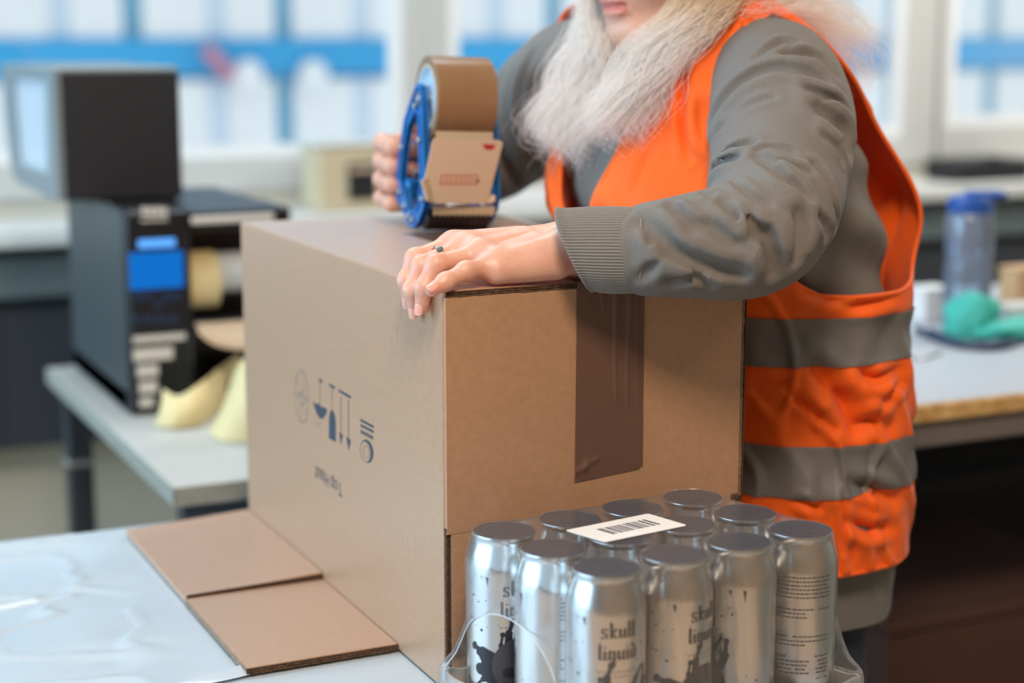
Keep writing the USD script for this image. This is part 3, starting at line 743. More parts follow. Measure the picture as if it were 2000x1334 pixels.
def splat(cx, cy, r, seed):
    g = np.random.default_rng(seed)
    ps = [Point(cx, cy).buffer(r * .70)]
    for k in range(26):
        a = g.uniform(0, 2 * PI); l = r * g.uniform(.75, 1.35); w = r * g.uniform(.05, .16)
        bend = g.uniform(-.5, .5)
        pts = [(cx + math.cos(a + bend * t * t) * l * t, cy + math.sin(a + bend * t * t) * l * t) for t in (.4, .6, .8, 1.0)]
        ps += [LineString(pts[:3]).buffer(w), LineString(pts[2:]).buffer(w * .55), Point(pts[3]).buffer(w * g.uniform(.6, 1.1))]
    for k in range(14):
        a = g.uniform(0, 2 * PI); l = r * g.uniform(1.1, 1.6)
        ps.append(Point(cx + math.cos(a) * l, cy + math.sin(a) * l).buffer(r * g.uniform(.012, .045)))
    return unary_union(ps).simplify(.0002)
prof = [(0, .006), (.018, .004), (.0225, 0), (.026, .001), (.0300, .008), (RC, .014), (RC, .136), (.0318, .1425), (.0300, .150), (.0280, .156), (.0264, .1605), (.0262, .1635), (.0272, .1650), (.0277, .1665), (.0272, .1680), (.0262, .1678), (.0256, .1655)]
lidp = [(.0268, .1676), (.0262, .1681), (.0256, .1677), (.0250, .1672), (0, .1673)]
def make_can(base, label):
    k = thing('drink_can', label, 'can', base, 'shrink-wrapped drink cans')
    k.base = np.zeros(3)
    part(k, 'body', lathe(prof, 64), ALU, 40)
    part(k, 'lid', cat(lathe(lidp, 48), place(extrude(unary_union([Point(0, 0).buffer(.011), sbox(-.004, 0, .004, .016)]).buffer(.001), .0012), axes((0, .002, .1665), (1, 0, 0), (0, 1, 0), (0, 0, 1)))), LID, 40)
    part(k, 'lettering', wrap([gothic('skull', 0, .1195, .0086), gothic('liquid', 0, .1015, .0086)]), BRN, False, label='dark gothic lettering skull liquid')
    sm = [sbox(-.017 + .004 * i, .0915, -.0145 + .004 * i, .0924) for i in range(9)] + [sbox(-.008 + .0037 * i, .0875, -.0058 + .0037 * i, .0882) for i in range(5)]
    part(k, 'small_print', wrap(sm), SKU, False)
    sp_ = splat(0, .050, .039, 5)
    head = unary_union([Point(0, .058).buffer(.021), sbox(-.013, .022, .013, .045)]).buffer(.003)
    part(k, 'splash_print', wrap([sp_.difference(head)]), BLK, False, label='black ink splash print')
    eyes = unary_union([shapely.affinity.scale(Point(sx * .009, .052).buffer(.006), 1, .8) for sx in (-1, 1)] + [Polygon([(-.003, .038), (.003, .038), (0, .045)])] + [sbox(-.011 + .004 * i, .024, -.0105 + .004 * i, .032) for i in range(6)])
    part(k, 'skull_print', wrap([head.difference(eyes)]), SKU, False, label='dark grey skull print')
    part(k, 'skull_print', wrap([eyes]), BLK, False)
    g = np.random.default_rng(11)
    fl_ = [Point(g.uniform(-.05, .05), g.uniform(.09, .135)).buffer(g.uniform(.0003, .0011)) for _ in range(26)]
    fl_ += [Polygon([(x, .1355), (x + .003, .1355), (x + .0022, .1355 - l)]) for x, l in ((-.03, .008), (.028, .005), (.04, .011))]
    part(k, 'ink_fleck', wrap(fl_), BLK, False)
    ln = []
    for z, n_ in ((.134, 1), (.1305, 1), (.127, 1), (.1235, 0), (.120, 1), (.1165, 1), (.106, 2), (.1025, 3), (.099, 3), (.082, 1), (.078, 1), (.0745, 4), (.064, 5), (.060, 6), (.0565, 6), (.053, 6), (.0495, 6), (.044, 7)):
        x = -.024
        while x < .024:
            w = g.uniform(.0012, .0042)
            if (n_ in (3, 4) and x > .002) or (n_ == 5 and -.014 < x < .010) or (n_ == 6 and .004 < x < .011) or (n_ == 7 and x < .010): x += w + .0007; continue
            if g.random() < .94: ln.append(sbox(x, z, min(x + w, .025), z + .0013))
            x += w + .0007
    ln = [shapely.affinity.translate(l, PI * RC, 0) for l in ln]
    part(k, 'small_print', wrap(ln), SKU, False, label='lines of small dark print on the back')
    return k
TZ = TOP + .0035
names = {}
rows_ = ('front', 'middle', 'rear'); cols = ('first', 'second', 'third', 'fourth')
look = {(0, 0): (-10, 'lettering fully facing the viewer'), (1, 0): (21, 'lettering half turned away right'), (2, 0): (-96, 'blank front with splash at its left'), (3, 0): (153, 'small back print facing the viewer'),
        (0, 1): (-155, 'blank bluish front'), (1, 1): (60, 'lid under the barcode label'), (2, 1): (140, 'lid right of the barcode label'), (3, 1): (-60, 'lid behind the small print can'),
        (0, 2): (-2, 'lettering cut by its neighbour'), (1, 2): (100, 'lid left of the barcode label'), (2, 2): (-90, 'lid behind the barcode label'), (3, 2): (20, 'farthest lid by the carton')}
first = None
for j in range(3):
    for i in range(4):
        ro, lk = look[(i, j)]
        xy = CO + E1 * i + E2 * j
        lab = f'silver can, {lk}, {cols[i]} in {rows_[j]} row'
        if first is None:
            first = make_can((xy[0], xy[1], TZ), lab)
            first.prim.GetAttribute('xformOp:translate')
            UsdGeom.Xformable(first.prim).AddRotateZOp().Set(float(ro))
        else:
            o = thing('drink_can', lab, 'can', (xy[0], xy[1], TZ), 'shrink-wrapped drink cans')
            UsdGeom.Xformable(o.prim).AddRotateZOp().Set(float(ro))
            o.prim.GetReferences().AddInternalReference(Sdf.Path(first.path)); o.prim.SetInstanceable(True)

TRAYM = mat('grey_tray_card', (176, 174, 170), .7, var=.08, vscale=40)
def gpt(i, j): return CO + E1 * i + E2 * j
tray_out = Polygon([gpt(-.535, -.545), gpt(3.535, -.545), gpt(3.535, 2.545), gpt(-.535, 2.545)])
tr = thing('can_tray', 'low grey cardboard tray holding the shrink-wrapped cans in front of the carton', 'tray', (*gpt(1.5, 1), TOP))
part(tr, 'floor', place(extrude(tray_out, .0025), axes((0, 0, TOP + .0006), (1, 0, 0), (0, 1, 0), (0, 0, 1))), TRAYM)
co_ = list(tray_out.exterior.coords)
for a_, b_ in zip(co_[:-1], co_[1:]):
    a_, b_ = np.array(a_), np.array(b_); L_ = np.linalg.norm(b_ - a_); d_ = (b_ - a_) / L_
    s_ = np.linspace(0, 1, 60)
    zt_ = .038 + .0012 * meshkit.noise(np.column_stack([s_ * 25, s_ * 0, s_ * 0 + a_[0] * 50])) + .003 * np.exp(-((s_ - .02) / .03) ** 2) + .003 * np.exp(-((s_ - .98) / .03) ** 2)
    poly = Polygon([(0, 0)] + [(L_, 0)] + [(L_ * x, z) for x, z in zip(s_[::-1], zt_[::-1])])
    part(tr, 'wall', place(extrude(poly, .0028), axes((*a_, TOP + .0006), (*d_, 0), (0, 0, 1), (d_[1], -d_[0], 0))), TRAYM)

FILMC = usdkit.material(stage, '/World/Looks/clear_shrink_film', {'t': ('transparent_bsdf', {'color': (.97, .98, 1)}), 'g': ('glossy_bsdf', {'color': (1, 1, 1), 'roughness': .16}), 'd': ('diffuse_bsdf', {'color': (.82, .85, .9)}),
        'lw': ('layer_weight', {'blend': .30}), 'mr': ('map_range', {'from_min': 0., 'from_max': 1., 'to_min': .03, 'to_max': .55}), 'a': ('mix_closure', {'fac': .05}), 'm': ('mix_closure', {})},
        [('t.BSDF', 'a.closure1'), ('d.BSDF', 'a.closure2'), ('lw.fresnel', 'mr.value'), ('mr.result', 'm.fac'), ('a.closure', 'm.closure1'), ('g.BSDF', 'm.closure2')], surface='m.closure')
cen = gpt(1.5, 1.0)
allc = [gpt(i, j) for i in range(4) for j in range(3)]
def outline(r, close):
    u = unary_union([Point(*p).buffer(r, 24) for p in allc])
    return u.buffer(close).buffer(-close) if close else u
NA = 420
ang = np.linspace(0, 2 * PI, NA, endpoint=False)
def sample(poly):
    poly = Polygon(poly.exterior)
    out = []
    for a in ang:
        l_ = LineString([cen, cen + .4 * np.array([math.cos(a), math.sin(a)])]).intersection(poly.exterior)
        pts = [l_] if l_.geom_type == 'Point' else list(l_.geoms)
        out.append(max(np.hypot(p.x - cen[0], p.y - cen[1]) for p in pts if p.geom_type == 'Point'))
    return np.array(out)
top_p = outline(.0272, .06)
lv = [(sample(top_p), .1686), (sample(outline(.0282, .065)), .1672), (sample(outline(.0310, .09)), .156), (sample(outline(.0331, .14)), .143), (sample(outline(.0334, .3)), .12), (sample(outline(.0336, .9)), .095)]
rt = sample(tray_out.buffer(.0035, join_style=2).buffer(-.002).buffer(.002))
lv += [(.55 * lv[-1][0] + .45 * rt,  .060), (rt + .0002, .0405), (rt + .0008, .032), (rt + .0008, .0015)]
Zs = np.array([z for _, z in lv]); Rs = np.array([r for r, _ in lv])
zf = np.concatenate([np.linspace(.1686, .143, 14), np.linspace(.139, .0405, 36), np.linspace(.036, .0015, 6)])
from scipy.interpolate import PchipInterpolator
RR = PchipInterpolator(Zs[::-1], Rs[::-1])(zf)
wr = meshkit.noise(np.stack(np.broadcast_arrays(np.cos(ang)[None] * 13 + 0 * zf[:, None], np.sin(ang)[None] * 13 + 0 * zf[:, None], zf[:, None] * 22), -1), 3) - .5
wr2 = meshkit.noise(np.stack(np.broadcast_arrays(np.cos(ang)[None] * 40 + zf[:, None] * 60, np.sin(ang)[None] * 40, zf[:, None] * 12), -1), 8) - .5
RR = RR + np.clip((.165 - zf) / .02, 0, 1)[:, None] * (np.abs(wr) * .0022 + np.abs(wr2) * .0012)
PP = np.stack([cen[0] + RR * np.cos(ang), cen[1] + RR * np.sin(ang), np.broadcast_to(TZ - .0 + zf[:, None], RR.shape)], -1)
sk = grid_mesh(PP, True, flip=True)
Fc = np.array(sk.vertices)[np.array(sk.faces)].mean(1)
inv = np.linalg.inv(np.column_stack([E1, E2]))
ij = (Fc[:, :2] - CO) @ inv.T
hole_ = (((ij[:, 1] - 1.25) / 1.12) ** 2 + ((Fc[:, 2] - TOP - .045) / .068) ** 2 < 1) & ((ij[:, 0] < -.3) | (ij[:, 0] > 3.3))
sk.update_faces(~hole_)
tv, tf = trimesh.creation.triangulate_polygon(Polygon([(cen[0] + r * math.cos(a), cen[1] + r * math.sin(a)) for r, a in zip(RR[0], ang)]), engine='earcut')
topm = trimesh.Trimesh(np.column_stack([tv, np.full(len(tv), TZ + .1686)]), tf, process=False)
fm = thing('shrink_film', 'clear glossy shrink film stretched over the tray of cans', 'plastic film', (*cen, TOP))
part(fm, 'wrap', cat(sk, topm), FILMC, 50)
# the thick rim of the end opening
rim = []
for sgn in (-1,):
    t_ = np.linspace(-.15, PI + .15, 90)
    for t in t_:
        jj, z_ = 1.25 + 1.12 * math.cos(t), .045 + .068 * math.sin(t)
        d_ = gpt(-.5, jj) - cen
        a_ = math.atan2(d_[1], d_[0])
        r_ = np.interp(a_ % (2 * PI), ang, PchipInterpolator(Zs[::-1], Rs[::-1])(z_ - .0035))
        rim.append([cen[0] + (r_ + .0008) * math.cos(a_), cen[1] + (r_ + .0008) * math.sin(a_), TOP + z_])
part(fm, 'opening_rim', tube(rim, .0005, 6), mat('film_rim_white', (200, 212, 222), .25), True, label='whitish rim of the end opening')
lq = [at(u, v, 2, TZ + .1692) for u, v in ((1103, 1036), (1266, 1003), (1343, 1026), (1181, 1059))]
ctr = np.mean(lq, 0)
ex = lq[1] - lq[0]; exn = ex / np.linalg.norm(ex); ey = lq[0] - lq[3]; eyn = ey / np.linalg.norm(ey)
lp = Polygon([(p[0], p[1]) for p in lq]).buffer(-.003).buffer(.003)
ls = part(fm, 'barcode_label', place(extrude(lp, .0003), axes((0, 0, TZ + .1690), (1, 0, 0), (0, 1, 0), (0, 0, 1))), mat('label_white', (236, 236, 236), .5), label='white barcode label')
g = np.random.default_rng(3)
bars_ = []
x = .24
while x < .80:
    w = g.choice([.008, .012, .02, .03])
    o0, o1 = lq[3] + ex * x + ey * .30, lq[3] + ex * (x + w) + ey * .30
    bars_.append(Polygon([o0[:2], o1[:2], (o1 + ey * .42)[:2], (o0 + ey * .42)[:2]]))
    x += w + g.choice([.01, .016, .028])
part(ls, 'bars', place(extrude(unary_union(bars_), .0001), axes((0, 0, TZ + .1693), (1, 0, 0), (0, 1, 0), (0, 0, 1))), SKU, False, label='grey barcode bars')

# ------------------------------------------------------------------ the hand-held tape dispenser on the carton
BLUE = mat('dispenser_blue', (0, 106, 182), .32, specular_ior_level=.6)
ROLLT = mat('brown_tape_roll', (138, 104, 72), .26, var=.05, vscale=30)
PAPERC = mat('roll_core_card', (190, 176, 156), .7)
HUBM = mat('hub_pale_plastic', (168, 196, 216), .15, specular_ior_level=.7)
RUB = mat('dark_rubber_roller', (50, 36, 31), .4)
GOLDM = mat('brass_metal', (222, 202, 170), .3, metallic=.6)
PLATE = mat('beige_steel_plate', (204, 182, 158), .42)
REDP = mat('red_print', (196, 104, 84), .6)
REDS = mat('red_shield', (176, 36, 44), .5)
DP = np.array([.1925, .428, H_ + .0008])
ya, ro = math.radians(-6), math.radians(2.2)
Rz = np.array([[math.cos(ya), -math.sin(ya), 0], [math.sin(ya), math.cos(ya), 0], [0, 0, 1]])
Ry = np.array([[math.cos(ro), 0, math.sin(ro)], [0, 1, 0], [-math.sin(ro), 0, math.cos(ro)]])
DM = np.eye(4); DM[:3, :3] = Rz @ Ry; DM[:3, 3] = DP + [0, 0, .0012]
dsp = thing('tape_dispenser', 'blue hand tape dispenser with a brown roll standing on the carton', 'tape dispenser', DP)
def dpart(name, m, mt, sm=30, label=None, par=None): return part(par or dsp, name, place(as_tm(m), DM), mt, sm, label)
outer = Polygon([(-.016, .150), (-.010, .160), (.002, .163), (.014, .155), (.052, .120), (.071, .080), (.082, .044), (.078, .030), (.032, .008), (.014, .0), (.002, .0), (-.018, .010), (-.036, .026), (-.041, .040), (-.036, .066)]).buffer(.002).buffer(-.002)
hol = Polygon([(-.020, .050), (-.0035, .128), (.008, .132), (.038, .111), (.055, .078), (.062, .050), (.020, .018), (-.006, .022)]).buffer(-.002).buffer(.002)
web = outer.difference(hol)
rimp = unary_union([outer.difference(outer.buffer(-.0035)), hol.buffer(.0035).difference(hol)]).intersection(outer)
for nm, x0, sg in (('side_plate', -.0425, 1), ('side_plate', .0425, -1)):
    xa = x0 if sg > 0 else x0 - .0045
    sp_ = dpart(nm, place(extrude(web, .0045), axes((xa, 0, 0), (0, 1, 0), (0, 0, 1), (1, 0, 0))), BLUE)
    xr = x0 - .002 if sg > 0 else x0 - .006
    dpart('flange', place(extrude(rimp, .008), axes((xr, 0, 0), (0, 1, 0), (0, 0, 1), (1, 0, 0))), BLUE, par=sp_)
    for (y, z) in ((-.004, .146), (.008, .137), (-.030, .036), (.040, .022), (.022, .012), (.062, .036), (.006, .009), (.060, .088), (-.012, .100)):
        dpart('screw', sphere((x0 - sg * .0022, y, z), .0042, 2, (.6, 1, 1)), BOLT, par=sp_)
HC = np.array([0, -.004, .146])
MX = axes((-.0345, HC[1], HC[2]), (0, 1, 0), (0, 0, 1), (1, 0, 0))
rl = dpart('tape_roll', place(lathe([(.0385, 0), (.0478, 0), (.0482, .0006), (.0482, .0684), (.0478, .069), (.0385, .069)], 96), MX), ROLLT, 40, 'roll of brown tape')
dpart('roll_core', place(lathe([(.0360, -.0003), (.0386, -.0003), (.0386, .0693), (.0360, .0693), (.0360, -.0003)], 64), MX), PAPERC, 40, par=rl)
dpart('hub', place(cat(lathe([(0, .006), (.012, .002), (.030, .004), (.0355, -.001), (.0359, .002), (.0359, .067), (.030, .065), (0, .065)], 48)), MX), HUBM, 40, 'pale plastic hub')
dpart('hub_screw', cyl(HC - [.0465, 0, 0], HC - [.03, 0, 0], .008, 20, c=.001), BOLT)
# tape from the roll down to the roller
tn = np.array([[0, -.0385, .1120], [0, -.0405, .106], [0, -.044, .085], [0, -.0415, .060], [0, -.033, .047]])
cv = spline(tn, 50)
tpm = grid_mesh(np.stack([cv - [.0335, 0, 0], cv, cv + [.0335, 0, 0]], 1))
dpart('tape_web', solidify(np.array(tpm.vertices), np.array(tpm.faces), .0003), mat('tape_back_beige', (178, 158, 132), .35), True, label='pale adhesive side of the tape')
dpart('pressure_roller', cyl((-.037, -.014, .0135), (.037, -.014, .0135), .0135, 40, c=.001), RUB, 40, 'dark rubber roller')
dpart('guide_roller', cyl((-.037, -.028, .040), (.037, -.028, .040), .007, 24, c=.001), mat('white_plastic', (226, 222, 214), .4), 40)
dpart('base_bar', bx((-.037, -.046, .034), (.037, -.036, .042), .001), mat('beige_bar', (226, 212, 190), .4))
th_b = [(-.036, .030), (-.036, .021)] + [(-.036 + .072 * (k + .5) / 24, .0185 if k % 2 == 0 else .022) for k in range(24)] + [(.036, .021), (.036, .030)]
dpart('cutting_blade', place(extrude(Polygon(th_b), .0008), axes((0, -.0475, 0), (1, 0, 0), (0, 0, 1), (0, -1, 0))), GOLDM, label='toothed brass cutting blade')
g = np.random.default_rng(4)
for k in range(11):
    x = -.032 + k * .0062
    dpart('rivet', sphere((x, -.0475, .0335 + g.uniform(-.002, .002)), g.uniform(.0014, .0026), 1), REDS if k in (5, 6) else GOLDM)
dpart('handle', tube(spline([[0, .060, .020], [-.004, .085, .022], [-.010, .102, .035], [-.012, .106, .060], [-.012, .102, .090]], 30), np.linspace(.014, .0155, 30), 16), BLUE, 40, 'grip handle')
dpart('handle_bracket', bx((-.039, .050, .030), (.039, .066, .052), .003), BLUE)
dpart('tension_screw', cyl((-.037, .03, .06), (.037, .03, .06), .004, 16), BOLT)
# the sprung steel wiper plate in front
def plate_pt(u, v, off=0.0):
    z = at(u, v, 1, .37)[2] - H_
    return at(u, v, 1, .374 - .16 * (z - .03) - off)
def plate_poly(px, th, off=0.0):
    P = np.array([plate_pt(u, v, off) for u, v in px])
    Q = P + np.array([0, th, 0.0])
    s2 = Polygon([(p[0], p[2]) for p in P])
    v, f = trimesh.creation.triangulate_polygon(s2, engine='earcut')
    def lift(v, back):
        A = np.column_stack([P[:, 0], P[:, 2], np.ones(len(P))]); co, *_ = np.linalg.lstsq(A, P[:, 1], rcond=None)
        return np.column_stack([v[:, 0], np.column_stack([v, np.ones(len(v))]) @ co + back, v[:, 1]])
    a, b_ = lift(v, 0), lift(v, th)
    n = len(P); ring = np.arange(n)
    PV, QV = P, P + [0, th, 0]
    V = np.vstack([a, b_, PV, QV]); o = 2 * len(v)
    F = np.vstack([f[:, ::-1], f + len(v), np.stack([o + ring, o + (ring + 1) % n, o + n + ring], 1), np.stack([o + (ring + 1) % n, o + n + (ring + 1) % n, o + n + ring], 1)])
    m = trimesh.Trimesh(V, F, process=False); trimesh.repair.fix_normals(m); return m
corner = [(846, 275), (848, 271), (854, 270), (974, 274), (980, 276), (982, 281), (979, 292), (952, 398), (850, 398), (846, 380), (838, 350), (829, 352)]
wp = part(dsp, 'wiper_plate', plate_poly(corner, .0016), PLATE, 20, 'beige steel wiper plate with worn print')
part(wp, 'side_lip', plate_poly([(826, 352), (838, 350), (848, 398), (836, 392)], .008, -.001), GOLDM, 20)
part(wp, 'shield_mark', plate_poly([(943, 281), (968, 283), (964, 291), (955, 293), (946, 290)], .0003, .0005), REDS, False, label='small red shield mark')
gl = []
g = np.random.default_rng(12)
for k in range(8):                                                    # worn, unreadable lettering
    u0 = 861 + k * 9.5
    gl.append(plate_poly([(u0, 341), (u0 + 7, 341.5), (u0 + 7, 344.5), (u0, 344)], .0003, .0005))
    gl.append(plate_poly([(u0 - 2 + 2 * (k % 2), 349), (u0 + 5, 349.5), (u0 + 4, 352.5), (u0 - 2, 352)], .0003, .0005))
    gl.append(plate_poly([(u0 - 3, 356), (u0 + 4, 356.5), (u0 + 3, 362), (u0 - 1, 361)], .0003, .0005))
part(wp, 'worn_print', cat(*gl), REDP, False, label='worn red print')
part(wp, 'dark_dot', plate_poly([(931, 353), (934, 350), (937, 353), (934, 357)], .0004, .0006), PDARK, False)

# ------------------------------------------------------------------ the person
SKIN = usdkit.material(stage, '/World/Looks/skin', {
    'a': ('attribute', {'attribute': 'tint'}), 'tc': ('geometry', {}), 'n': ('noise_texture', {'scale': 55, 'detail': 4}),
    'r': ('rgb_ramp', {'ramp': [(.3, lin((206, 156, 136))), (.7, lin((217, 170, 150)))]}), 'mx': ('mix', {'color2': lin((186, 92, 88))}),
    'bn': ('noise_texture', {'scale': 700, 'detail': 2}), 'b': ('bump', {'strength': .18, 'distance': .0008}),
    'p': ('principled_bsdf', {'roughness': .42, 'subsurface_weight': .25, 'subsurface_scale': .006, 'subsurface_radius': (1, .35, .2), 'specular_ior_level': .5})},
    [('tc.position', 'n.vector'), ('tc.position', 'bn.vector'), ('n.fac', 'r.fac'), ('r.color', 'mx.color1'), ('a.fac', 'mx.fac'), ('mx.color', 'p.base_color'), ('bn.fac', 'b.height'), ('b.normal', 'p.normal')], surface='p.BSDF')
NAIL = mat('fingernail', (226, 168, 152), .25)
SWEAT = mat('grey_sweatshirt', (112, 109, 106), .85, var=.05, vscale=260, bump=.25, bscale=900, bdist=.0006, sheen_weight=.06, sheen_roughness=.5, specular_ior_level=.25)
RIB = mat('grey_ribbed_cuff', (122, 119, 114), .85, var=.06, vscale=300, sheen_weight=.2)
VEST = usdkit.material(stage, '/World/Looks/orange_vest', {
    'tc': ('geometry', {}), 'bn': ('noise_texture', {'scale': 500, 'detail': 2}), 'b': ('bump', {'strength': .15, 'distance': .0008}),
    'p': ('principled_bsdf', {'base_color': lin((254, 108, 22)), 'roughness': .62, 'sheen_weight': .15, 'specular_ior_level': .35}), 't': ('translucent_bsdf', {'color': lin((255, 70, 10))}), 'm': ('mix_closure', {'fac': .18})},
    [('tc.position', 'bn.vector'), ('bn.fac', 'b.height'), ('b.normal', 'p.normal'), ('p.BSDF', 'm.closure1'), ('t.BSDF', 'm.closure2')], surface='m.closure')
STRIPE = mat('grey_reflective_band', (108, 107, 108), .5, var=.03, vscale=300, bump=.1, bscale=700, bdist=.0005, specular_ior_level=.4)
JEANS = mat('dark_blue_jeans', (30, 36, 52), .85, var=.1, vscale=300)
SHOE = mat('dark_shoe', (34, 34, 38), .6)
LIPS_T = 1.0

# torso rings: height, centre x and y, half width (y), front and back half depth (x)
SW = np.array([(.765, .490, .215, .170, .120, .122), (.85, .487, .215, .168, .117, .120), (1.0, .485, .22, .150, .105, .108), (1.12, .482, .235, .152, .112, .112), (1.165, .476, .243, .168, .162, .114), (1.20, .468, .25, .174, .176, .115),
               (1.28, .445, .268, .168, .140, .108), (1.34, .422, .285, .155, .10, .098), (1.385, .408, .297, .135, .078, .08), (1.415, .400, .303, .10, .062, .066), (1.445, .395, .303, .065, .052, .056)])
VS = np.array([(.835, .486, .217, .180, .128, .134), (.90, .486, .217, .176, .124, .131), (1.0, .485, .222, .168, .120, .128), (1.06, .484, .228, .166, .120, .128), (1.12, .483, .236, .170, .130, .132),
               (1.165, .480, .243, .178, .172, .138), (1.20, .474, .25, .184, .188, .142), (1.28, .450, .268, .182, .150, .132), (1.34, .425, .285, .182, .118, .115), (1.385, .412, .296, .176, .090, .088), (1.412, .404, .302, .158, .066, .068), (1.432, .400, .303, .115, .058, .060), (1.447, .397, .303, .075, .056, .058)])
def torso(R, z, phi, ex=2.35):
    z, phi = np.broadcast_arrays(z, phi)
    cx, cy, w, df, db = [PchipInterpolator(R[:, 0], R[:, k])(z) for k in range(1, 6)]
    co, si = np.cos(phi), np.sin(phi)
    k = (np.abs(co) ** ex + np.abs(si) ** ex) ** (-1 / ex)
    x = cx - np.where(co > 0, df, db) * co * k
    y = cy - w * si * k                                               # +phi is the person's left, towards the viewer
    x = x + (-(y - cy)) * np.interp(z, [1.15, 1.38], [0, .16])        # shoulders turned a little
    return np.stack([x, y, z], -1)

per = thing('person', 'person in an orange safety vest and grey sweatshirt leaning on the carton, long pale hair', 'person', (.45, .25, 0))

# --- folds: valleys drawn as lines on the cloth, given by where the photograph shows them
def cast(sdf, u, v, t0=1.3, t1=2.6):
    d = ray(u, v); d = d / np.linalg.norm(d); t = t0
    for _ in range(60):
        s_ = sdf((EYE + d * t)[None])[0]
        if s_ < .0006: return EYE + d * t
        t += max(s_ * .9, .0008)
        if t > t1: return None
    return EYE + d * t

def chain_sdf(ctrl, n=90):
    pts = spline(np.array([[*atD(u, v, D), r] for u, v, D, r in ctrl]), n)
    seg0, seg1 = pts[:-1], pts[1:]
    tree = cKDTree(pts[:, :3])
    def f(P):
        sh = P.shape[:-1]; Q = P.reshape(-1, 3)
        _, idx = tree.query(Q, workers=-1)
        best = np.full(len(Q), 9.0)
        for o in (-1, 0):
            i = np.clip(idx + o, 0, len(seg0) - 1)
            a, b_ = seg0[i], seg1[i]; ab = b_[:, :3] - a[:, :3]
            t = np.clip(((Q - a[:, :3]) * ab).sum(1) / (ab * ab).sum(1), 0, 1)
            d = np.linalg.norm(Q - a[:, :3] - t[:, None] * ab, axis=1) - (a[:, 3] + (b_[:, 3] - a[:, 3]) * t)
            best = np.minimum(best, d)
        return best.reshape(sh)
    return f, pts

def folded(ctrl, folds, h=.0028, noise_amp=.0015, seed=1, pad=.012):
    f, pts = chain_sdf(ctrl)
    lo = (pts[:, :3] - pts[:, 3:] - pad).min(0); hi = (pts[:, :3] + pts[:, 3:] + pad).max(0)
    G = field(lo, hi, h)
    g = f(G)
    near = np.abs(g) < .02
    P = G[near]
    disp = np.zeros(len(P))
    for line, w, amp in folds:
        c3 = [cast(f, u, v) for u, v in line]
        c3 = [p for p in c3 if p is not None]
        if len(c3) < 2: continue
        s3 = spline(np.array(c3), 60)
        d, k = cKDTree(s3).query(P, workers=-1)
        tpr = np.sin(PI * np.clip((k + 4) / 67, 0, 1)) ** .6
        disp += amp * tpr * (np.exp(-(d / w) ** 2) - .36 * np.exp(-((d - 2.5 * w) / (1.35 * w)) ** 2))
    n1 = meshkit.fbm(P * 16 + seed, 2, seed) - .5
    disp += noise_amp * 3.2 * n1
    g[near] += np.where(disp > 0, .0150 * np.tanh(disp / .0150), .009 * np.tanh(disp / .009))
    return g, lo, h, f

def W(px, D=1.6): return px * D / FP
LF = [([(1484, 108), (1511, 94), (1531, 85), (1547, 87)], 8, .007), ([(1533, 110), (1556, 110), (1583, 110), (1605, 121), (1623, 146)], 9, .008),
      ([(1390, 236), (1409, 203), (1437, 173), (1466, 153), (1497, 139), (1531, 135), (1565, 141), (1605, 155)], 10, .010), ([(1578, 175), (1605, 186), (1632, 200), (1650, 213)], 8, .007),
      ([(1603, 211), (1628, 236), (1648, 258), (1655, 285)], 13, .010), ([(1448, 213), (1479, 198), (1511, 189)], 6, .003), ([(1406, 314), (1434, 294), (1466, 281)], 7, .008),
      ([(1475, 294), (1511, 288), (1547, 294)], 5, .004), ([(1610, 263), (1630, 285), (1644, 312)], 6, .005), ([(1392, 276), (1400, 256), (1414, 240)], 6, .003),
      ([(1392, 337), (1412, 320), (1440, 308)], 7, .008), ([(1482, 305), (1512, 330), (1532, 350), (1555, 365), (1575, 390)], 8, .006), ([(1507, 310), (1550, 325), (1580, 338)], 6, .004),
      ([(1590, 322), (1612, 362), (1625, 400), (1632, 440)], 7, .006), ([(1562, 420), (1560, 460), (1550, 500)], 12, .009), ([(1470, 455), (1495, 462), (1505, 490), (1510, 530)], 12, .009),
      ([(1255, 432), (1290, 465), (1317, 490), (1360, 512), (1412, 525), (1450, 532)], 10, .0075), ([(1305, 405), (1335, 425), (1352, 450)], 8, .004), ([(1362, 437), (1395, 447), (1425, 470), (1450, 485)], 9, .004),
      ([(1412, 395), (1432, 422), (1440, 440)], 7, .004), ([(1455, 420), (1470, 440), (1477, 455)], 7, .005), ([(1272, 440), (1268, 465), (1272, 495)], 5, .002), ([(1290, 385), (1310, 398), (1325, 415)], 6, .003),
      ([(1350, 360), (1375, 375), (1390, 378)], 5, .0035), ([(1597, 420), (1610, 440), (1615, 460)], 7, .004), ([(1310, 545), (1350, 540), (1385, 552)], 8, .005), ([(1430, 350), (1460, 375), (1500, 400)], 6, .003), ([(1250, 545), (1275, 520), (1290, 505)], 7, .003)]
LF = [(l, W(w * 1.2), a * 2.4) for l, w, a in LF]
LCTRL = [(1452, 150, 1.82, .064), (1512, 172, 1.755, .069), (1526, 240, 1.69, .0715), (1522, 312, 1.64, .068), (1514, 390, 1.585, .063), (1488, 447, 1.535, .058), (1430, 470, 1.512, .0535), (1345, 479, 1.50, .0465), (1258, 488, 1.497, .0415), (1225, 490, 1.496, .036)]
gl_, lo_, h_, fL = folded(LCTRL, LF, seed=3)
left_sleeve = surface_nets(gl_, lo_, h_)
RF = [([(978, 145), (966, 230), (985, 300), (1008, 350)], 9, .010), ([(1040, 108), (1016, 190), (1028, 270), (1058, 345)], 9, .011), ([(1086, 105), (1062, 180), (1070, 250), (1085, 300)], 8, .010), ([(1005, 130), (990, 200), (1005, 270), (1030, 330)], 6, .004), ([(940, 190), (945, 260), (960, 320)], 8, .006)]
RF = [(l, W(w, 2.1), a) for l, w, a in RF]
